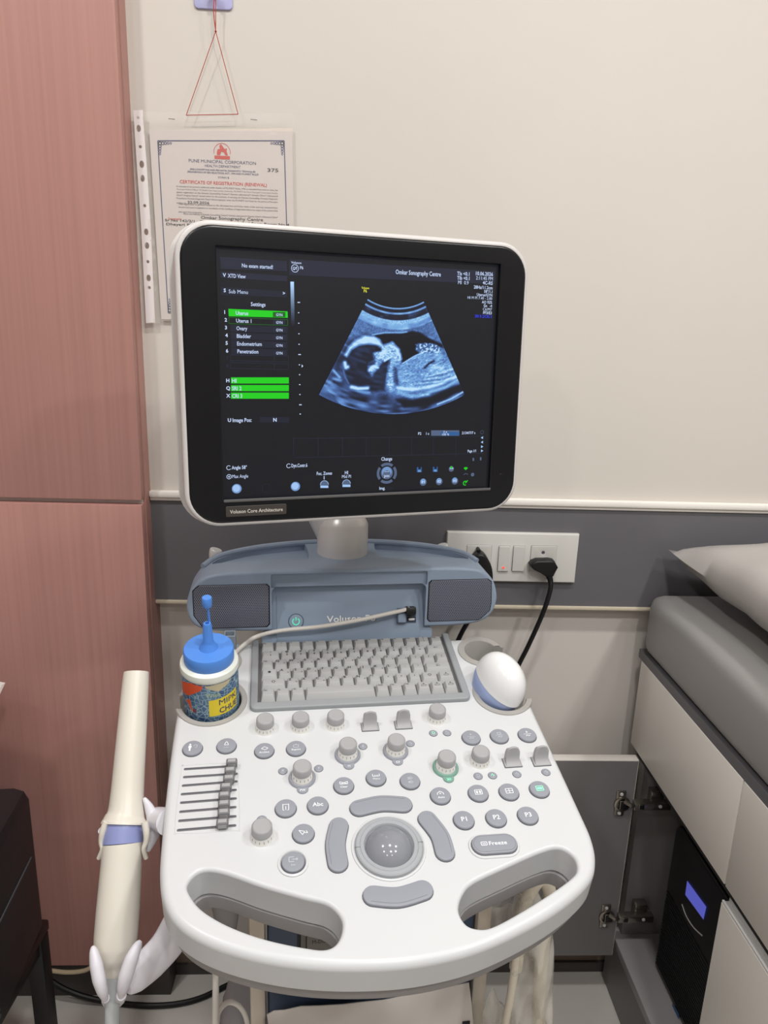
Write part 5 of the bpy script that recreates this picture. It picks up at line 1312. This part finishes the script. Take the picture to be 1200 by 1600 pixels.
# holder ring round the collar
axd = (A_[3] - A_[6]).normalized(); cc = A_[4]
ex = (RIGHT - axd * RIGHT.dot(axd)).normalized(); ey = axd.cross(ex)
if ey.dot(FWD) < 0: ey = -ey
rr_ = prad(35.5, cc)
def ring_pt(a, dz=0.0, k=1.0): return cc + (ex * math.cos(a) + ey * math.sin(a)) * rr_ * k + axd * dz
b = MB()
pts = [ring_pt(math.radians(a), -.006) for a in range(0, 181, 20)]
b.tube(pts, [.003] + [.0065] * 8 + [.003], m_holder, 12, smooth=4)
b.tube([AX(225, 1247, .716), AX(233, 1262, .714), AX(239.5, 1282, .712), AX(240, 1302, .708), AX(231, 1330, .700)], [.0018, .0052, .0075, .0075, .0022], m_holder, 16, smooth=6)
e1 = WM(MC, 264, 1284, -0.022)
b.tube([AX(233, 1283, .716), AX(244, 1279, .716), e1], [.010, .0125, .015], m_holder, 18, smooth=5)
b.build('probe_holder', None, us, label='lilac white upper probe holder')
# lower fork and arm
b = MB()
def fk(x, y, d): return AX(x, y, d)
b.tube([fk(145, 1479, .614), fk(146.5, 1487, .610), fk(150, 1506, .604), fk(155, 1530, .598), fk(160, 1548, .597), fk(165, 1562, .604)], [.002, .0055, .0080, .0085, .0070, .003], m_holder, 18, smooth=5, flat=.8)
b.tube([fk(220, 1470, .614), fk(215, 1478, .610), fk(206, 1497, .602), fk(197.5, 1523, .595), fk(193, 1542, .594), fk(190, 1557, .600)], [.002, .0055, .0080, .0085, .0070, .003], m_holder, 18, smooth=5, flat=.8)
b.tube([fk(165, 1560, .603), fk(171, 1562, .636), fk(183, 1560, .638), fk(190, 1555, .600)], [.004, .008, .009, .005], m_holder, 14, smooth=5)
b.tube([fk(199, 1545, .604), fk(210, 1530, .614), fk(236, 1504, .630), fk(264, 1472, .644), fk(288, 1428, .656)], [.008, .019, .0235, .024, .024], m_holder, 28, smooth=8, flat=.55)
b.build('probe_fork', None, us, label='lilac white lower fork on its curved arm')

# ---- white probe standing in the right front cup
cR = CUPS['RF'][0]
MPb = MC @ T(cR.x - 0.006, cR.y + 0.0045, 0.017) @ Matrix.Rotation(math.radians(9), 4, 'X') @ Matrix.Rotation(math.radians(17), 4, 'Y') @ Matrix.Rotation(math.radians(24), 4, 'Z')
vp = thing('volume_probe', MPb.translation, 'white and lavender domed probe standing in the right front cup beside the keyboard', 'ultrasound probe')
vp.location = MPb.translation
prof = [(0.0, 0.041)]
for k in range(1, 15):
    a = k / 14 * math.pi / 2
    prof.append((0.0310 * math.sin(a) ** (2 / 2.3), 0.041 * math.cos(a) ** (2 / 2.3) if k < 14 else 0.0))
prof += [(0.0312, -0.001), (0.0306, -0.0022)]
b = MB(); b.lathe(prof[::-1], mat('white glossy probe cap', (232, 233, 233), 0.22, coat=0.3), None, 48, 0.89, 1.33); b.build('probe_cap', MPb, vp, label='white domed cap')
m_lav2 = mat('lavender probe body', (160, 177, 220), 0.35)
b = MB(); b.lathe([(0, -.07), (0.016, -.07), (0.0205, -.05), (0.0255, -.028), (0.0298, -.012), (0.0306, -.0022), (0.0300, -.001), (0, -.001)], m_lav2, None, 48, 0.89, 1.31); b.build('probe_body', MPb, vp, label='lavender probe body')

# ---- gel bottle in the left front cup
cL = CUPS['LF'][0]; MBt = MC @ T(cL.x, cL.y, 0)
gb = thing('gel_bottle', MBt @ Vector((0, 0, -.06)), 'squeeze bottle with blue nozzle cap and printed blue label in the left front cup', 'bottle')
RB = 0.0352
b = MB(); b.lathe([(0, -.0600), (0.031, -.0600), (RB, -.056), (RB, 0.0600), (RB + .0014, 0.0605), (RB + .0018, 0.064), (RB + .0010, 0.0690), (RB - .0030, 0.0715), (0.0300, 0.0725), (0, 0.0725)], mat('milky white bottle plastic', (228, 232, 222), 0.3), None, 56); b.build('bottle_body', MBt, gb)
def labelmat():
    M = bpy.data.materials.new('blue crackle label'); M.use_nodes = True; nt = M.node_tree; p = nt.nodes['Principled BSDF']; p.inputs['Roughness'].default_value = 0.4
    tc = nt.nodes.new('ShaderNodeTexCoord'); v = nt.nodes.new('ShaderNodeTexVoronoi'); v.feature = 'DISTANCE_TO_EDGE'; v.inputs['Scale'].default_value = 150
    nt.links.new(tc.outputs['Object'], v.inputs['Vector'])
    r = nt.nodes.new('ShaderNodeValToRGB'); r.color_ramp.elements[0].position = 0.03; r.color_ramp.elements[1].position = 0.09
    r.color_ramp.elements[0].color = lin((150, 178, 192)); r.color_ramp.elements[1].color = (1, 1, 1, 1)
    nt.links.new(v.outputs['Distance'], r.inputs[0])
    n = nt.nodes.new('ShaderNodeTexNoise'); n.inputs['Scale'].default_value = 45; nt.links.new(tc.outputs['Object'], n.inputs['Vector'])
    r2 = nt.nodes.new('ShaderNodeValToRGB'); r2.color_ramp.elements[0].position = .35; r2.color_ramp.elements[1].position = .65
    r2.color_ramp.elements[0].color = lin((44, 74, 120)); r2.color_ramp.elements[1].color = lin((92, 124, 146)); nt.links.new(n.outputs['Fac'], r2.inputs[0])
    g = nt.nodes.new('ShaderNodeMath'); g.operation = 'LESS_THAN'; g.inputs[1].default_value = 0.055; nt.links.new(v.outputs['Distance'], g.inputs[0])
    mx = nt.nodes.new('ShaderNodeMixRGB'); nt.links.new(g.outputs[0], mx.inputs[0]); nt.links.new(r2.outputs[0], mx.inputs[1]); mx.inputs[2].default_value = lin((140, 166, 176))
    nt.links.new(mx.outputs[0], p.inputs['Base Color']); return M
b = MB(); b.lathe([(RB + .0003, -.052), (RB + .0005, -.0515), (RB + .0005, 0.0575), (RB + .0003, 0.058)], labelmat(), None, 64)
def cyl(phi, z, h): R = RB + .0006 + h; return (R * math.sin(phi), -R * math.cos(phi), z)
def patch(pts, m, h=0.0):
    """polygon in (angle, height), subdivided so that it follows the bottle"""
    pb_ = bmesh.new(); vs = [pb_.verts.new((p[0], p[1], 0)) for p in pts]; pb_.faces.new(vs)
    bmesh.ops.triangulate(pb_, faces=pb_.faces[:]); 
    for _ in range(3): bmesh.ops.subdivide_edges(pb_, edges=pb_.edges[:], cuts=1, use_grid_fill=True)
    pb_.verts.index_update()
    b.add([cyl(v.co.x, v.co.y, h) for v in pb_.verts], [tuple(v.index for v in f.verts) for f in pb_.faces], m); pb_.free()
m_or = mat('orange label print', (224, 92, 56), 0.4); m_yel = mat('yellow label print', (232, 208, 40), 0.4); m_lbl = mat('dark blue label ink', (34, 52, 100), 0.5); m_sand = mat('sand label print', (196, 184, 150), 0.45); m_pale = mat('pale green label ink', (172, 192, 160), 0.5)
patch([(-1.35, .044), (-1.25, .030), (-.80, .034), (-.22, .050), (-.16, .0565), (-.62, .0575), (-1.0, .052)], m_or)
patch([(-.12, .0565), (-.05, .053), (.35, .046), (.75, .052), (.9, .0575), (.3, .0578)], m_sand)
patch([(.0, .007), (1.15, .007), (1.15, .036), (.0, .033)], m_yel, .0001)
patch([(-.95, .022), (-.80, .029), (-.70, .028), (-.66, .016), (-.58, .011), (-.72, .013), (-.82, .020)], m_or, .0001); patch([(-.62, .010), (-.46, .012), (-.47, .017), (-.60, .016)], mat('maroon label print', (120, 50, 60), 0.5), .0002)
def ltext(s, phi0, phi1, z, cap, m):
    vs, fs = text_geo(s); x0 = min(v[0] for v in vs); x1 = max(v[0] for v in vs); k = cap / .7
    b.add([cyl(phi0 + (v[0] - x0) / (x1 - x0) * (phi1 - phi0), z + (v[1] - .35) * k, .0003) for v in vs], fs, m)
ltext('MIPK', .36, 1.12, .0275, .0088, m_lbl); ltext('CHUE', .36, 1.12, .0145, .0088, m_lbl); ltext('Wish', -.10, .42, .0415, .006, m_pale)
b.build('bottle_label', MBt, gb, label='blue printed label with orange and yellow patches')
m_cap = mat('bright blue cap plastic', (82, 140, 222), 0.38)
b = MB(); b.lathe([(0.0310, 0.0715), (0.0314, 0.0725), (0.0314, 0.0870), (0.0304, 0.0890), (0.0288, 0.0895), (0.0180, 0.0885), (0.0120, 0.0890), (0.0075, 0.0965), (0.0066, 0.0985), (0.0052, 0.1250), (0.0044, 0.1268), (0.0026, 0.1268), (0.0022, 0.122), (0, 0.122)], m_cap, None, 48)
for k in range(8):
    a = k * math.pi / 4; b.tube([(0.0058 * math.cos(a), 0.0058 * math.sin(a), 0.097), (0.0049 * math.cos(a), 0.0049 * math.sin(a), 0.124)], 0.0007, m_cap, 6, smooth=0)
b.build('bottle_cap', MBt, gb, label='bright blue screw cap with nozzle')
b = MB(); b.tube([(0.0022, 0.004, 0.1255), (0.0018, 0.004, 0.140), (0.0012, 0.0035, 0.151)], 0.0017, m_cap, 10)
b.lathe([(0, 0.1490), (0.0052, 0.1495), (0.0061, 0.1520), (0.0061, 0.1620), (0.0054, 0.1630), (0, 0.1630)], m_cap, T(0.0010, 0.003, 0), 24); b.build('tip_stopper', MBt, gb, label='blue stopper on a thin strap')
# small hook box at the rear left cup
b = MB(); q = C(360, 1010); b.slab(rrect(q.x - .0085, q.y - .0075, q.x + .0085, q.y + .0075, .002, 3), mat('blue grey hook plastic', (150, 160, 172), .4), .001, .024, .030, holes=[rrect(q.x - .0060, q.y - .0050, q.x + .0060, q.y + .0050, .001, 3)]); b.build('cable_hook', MC, us)

# ---- thin white data cable plugged into the housing
dc = thing('data_cable', WM(MPL, 640, 960, 0.012), 'white data cable plugged into the blue housing and running across to the bottle', 'cable')
b = MB(); P0 = WM(MPL, 628, 954, .017)
b.tube([WM(MPL, 640, 950.5, .017), P0, WM(MPL, 605, 959, .020), WM(MPL, 560, 969, .021), WM(MPL, 500, 979, .020), WM(MPL, 450, 984, .018), WM(MPL, 420, 989, .015), WM(MC, 398, 996, .022), WM(MC, 386, 1004, .010), WM(MC, 376, 1012, .0045), WM(MC, 366, 1022, .004)], 0.0031, m_cable, 12, smooth=8)
b.build('cable_sheath', None, dc)
q = onpl(MPL, 641, 953, .010); b = MB(); b.box((q.x - .0085, q.y - .0065, .005), (q.x + .0075, q.y + .0055, .0205), m_black, .0022); b.build('plug', MPL, dc, label='black plug')

# ---- bagged cables on the right, white cables on the left
bg = thing('bagged_cable', WY(832, 1600, .80), 'probe cable wrapped in cloudy plastic hanging below the right side of the panel', 'wrapped cable')
yb = 0.80
b = MB(); b.tube([WY(806, 1512, yb), WY(818, 1420, yb), WY(829, 1391, yb), WY(845, 1372, yb), WY(856, 1384, yb + .01), WY(858, 1410, yb + .015), WY(848, 1480, yb + .015), WY(842, 1560, yb), WY(840, 1700, yb)], .0095, mat('ivory cable sheath', (218, 210, 192), .45), 14, smooth=6); b.build('cable_loop', None, bg)
b = MB(); b.tube([WY(812, 1440, yb - .01), WY(806, 1500, yb - .01), WY(797, 1560, yb - .01), WY(789, 1610, yb - .01), WY(785, 1700, yb - .01)], .0058, MATS['ivory cable sheath'], 12); b.build('cable_end', None, bg)
def bag(name, spine, radii, m, parent, seed, flat=.5, seg=40):
    rn = random.Random(seed); bb = MB(); bb.tube(spine, radii, m, seg, smooth=8, cap=False, flat=flat)
    ph = [rn.uniform(0, 6.28) for _ in range(8)]
    for v in bb.bm.verts:
        c = v.co
        k = 0.0045 * math.sin(140 * c.x + 35 * c.z + ph[0]) + 0.0035 * math.sin(230 * c.x - 60 * c.z + ph[1]) + 0.003 * math.sin(90 * c.z + 160 * c.x + ph[2])
        v.co.y += k * 1.4; v.co.x += 0.4 * k
    return bb.build(name, None, parent, smooth=70)
bag('plastic_wrap', [WY(822, 1392, yb), WY(826, 1430, yb), WY(832, 1490, yb), WY(830, 1560, yb), WY(828, 1620, yb), WY(826, 1720, yb)], [.012, .026, .030, .031, .036, .040], m_bag, bg, 4)
bag('bag_end', [WY(786, 1412, yb + .03), WY(788, 1440, yb + .03), WY(790, 1480, yb + .03)], [.016, .02, .02], m_bag, bg, 9)
b = bag('bag_corner', [WY(768, 1560, yb + .02), WY(772, 1580, yb + .02), WY(776, 1640, yb + .02)], [.006, .017, .024], m_bag, bg, 12)
wc = thing('hanging_cable', WY(338, 1600, .70), 'white cable hanging below the left side of the panel and looping back', 'cable')
b = MB(); b.tube([WM(MC, 338, 1497, -.066), WY(337, 1515, .70), WY(337, 1560, .70), WY(336, 1620, .70), WY(336, 1700, .70)], prad(5.2, WY(337, 1560, .7)), m_cable, 14); b.build('cable_drop', None, wc)
b = MB(); b.tube([WY(337, 1608, .74), WY(341, 1583, .75), WY(354, 1567, .76), WY(370, 1569, .77), WY(382, 1584, .78), WY(388, 1610, .79), WY(390, 1650, .8)], prad(4.0, WY(354, 1567, .76)), m_cable, 14, smooth=8); b.build('cable_bend', None, wc)
# ---- floor cables
fc = MB(); fc.tube([WY(60, 1516, 1.128), WY(90, 1540, 1.120), WZ(130, 1557, 0.02), WZ(180, 1567, .006), WZ(230, 1571.5, .005), WZ(275, 1569, .005), WZ(315, 1559, .005), WZ(362, 1537, .005), WZ(420, 1520, .005)], .0055, m_black, 10, smooth=8)
tag(fc.build('floor_cable'), 'black cable lying across the floor tiles in front of the skirting', 'cable')
fc = MB(); fc.tube([WY(30, 1506, 1.128), WY(60, 1513, 1.127), WY(100, 1519, 1.126), WY(130, 1517, 1.127), WY(150, 1509, 1.128), WY(190, 1504, 1.128)], .0040, mat('cream cable', (196, 180, 150), .5), 10, smooth=8)
tag(fc.build('skirting_cable'), 'thin cream cable running along the charcoal kick plate', 'cable')

# ---- printer on its stand at the left edge
m_prn = mat('black printer plastic', (22, 20, 24), .38, bump=.05, bscale=700); m_prn2 = mat('black printer lid', (36, 33, 40), .45); m_std = mat('dark brown stand board', (40, 26, 24), .4, var=.15, scale=(4, 60, 60)); m_leg = mat('black steel leg', (20, 19, 20), .4)
Pc = WY(76, 1436, 0.985)                            # rear right corner of the stand top
MSt = T(Pc.x, Pc.y, Pc.z) @ Matrix.Rotation(math.radians(-3), 4, 'Z')
st = thing('printer_stand', (Pc.x - .22, Pc.y - .2, 0), 'dark brown stand with black steel legs at the left edge of the photo', 'stand')
b = MB(); b.box((-.48, -.46, -.018), (0, 0, 0), m_std, .002); b.build('stand_top', MSt, st)
for x0, y0 in ((-.026, -.03), (-.48, -.03), (-.48, -.46), (-.026, -.46)):
    b = MB(); b.box((x0, y0, -Pc.z), (x0 + .026, y0 + .026, -.018), m_leg, .002); b.build('leg', MSt, st)
b = MB(); b.box((-.0255, -.434, -.045), (-.004, -.03, -.018), m_leg, .001); b.build('side_rail', MSt, st)
Pt = WY(45, 1228, .95); hP = Pt.z - Pc.z
MPr = T(Pt.x, Pt.y, Pc.z) @ Matrix.Rotation(math.radians(5), 4, 'Z')
pr_ = thing('printer', (Pt.x - .2, Pt.y - .2, Pc.z), 'black desktop printer on the dark brown stand at the left edge', 'printer')
b = MB(); ch = 0.030
b.slab([Vector(p) for p in ((-.40, ch), (-.40 + ch, 0), (-ch, 0), (0, ch), (0, hP - .020), (-.006, hP - .006), (-.020, hP), (-.38, hP), (-.394, hP - .006), (-.40, hP - .020))], m_prn, .006, .40, .40, rb=.006)
b.build('printer_body', MPr @ Matrix(((1, 0, 0, 0), (0, 0, -1, 0), (0, 1, 0, 0), (0, 0, 0, 1))), pr_)
b = MB(); b.box((-.37, -.36, hP - .002), (-.030, -.045, hP + .003), m_prn2, .002); b.build('printer_lid', MPr, pr_)
for k in range(3):
    b = MB(); b.box((-.0008, -.36, .040 + k * .010), (.0012, -.17, .044 + k * .010), mat('grey printer trim', (88, 86, 88), .4), .0004); b.build('side_vent', MPr, pr_)
b = MB(); b.box((-.001, -.38, hP * .60), (.0016, -.02, hP * .60 + .002), m_gap); b.build('side_seam', MPr, pr_)
# paper sheets standing in the rear feed of the printer
pt = WY(8.5, 1067, 1.045); foot = (MPr @ Vector((-.06, -.030, hP))); dv = (Vector((pt.x - .03, foot.y, foot.z)) - pt)
ps = thing('paper_stack', (foot.x - .1, foot.y, foot.z), 'white paper sheets standing in the feed of the black printer', 'paper')
dvn = dv.normalized(); pn = Vector((1, 0, 0)).cross(dvn).normalized()
xa = (Vector((1, 0, 0)) - dvn * dvn.x).normalized(); pn = xa.cross(dvn).normalized()
MPp = mat4(xa, dvn, pn, pt)
for k in range(3):
    b = MB(); b.box((-.21, 0.002 * k, -.0012 * k - .0008), (0 - .001 * k, dv.length, -.0012 * k), m_paper); b.build('sheet', MPp, ps)
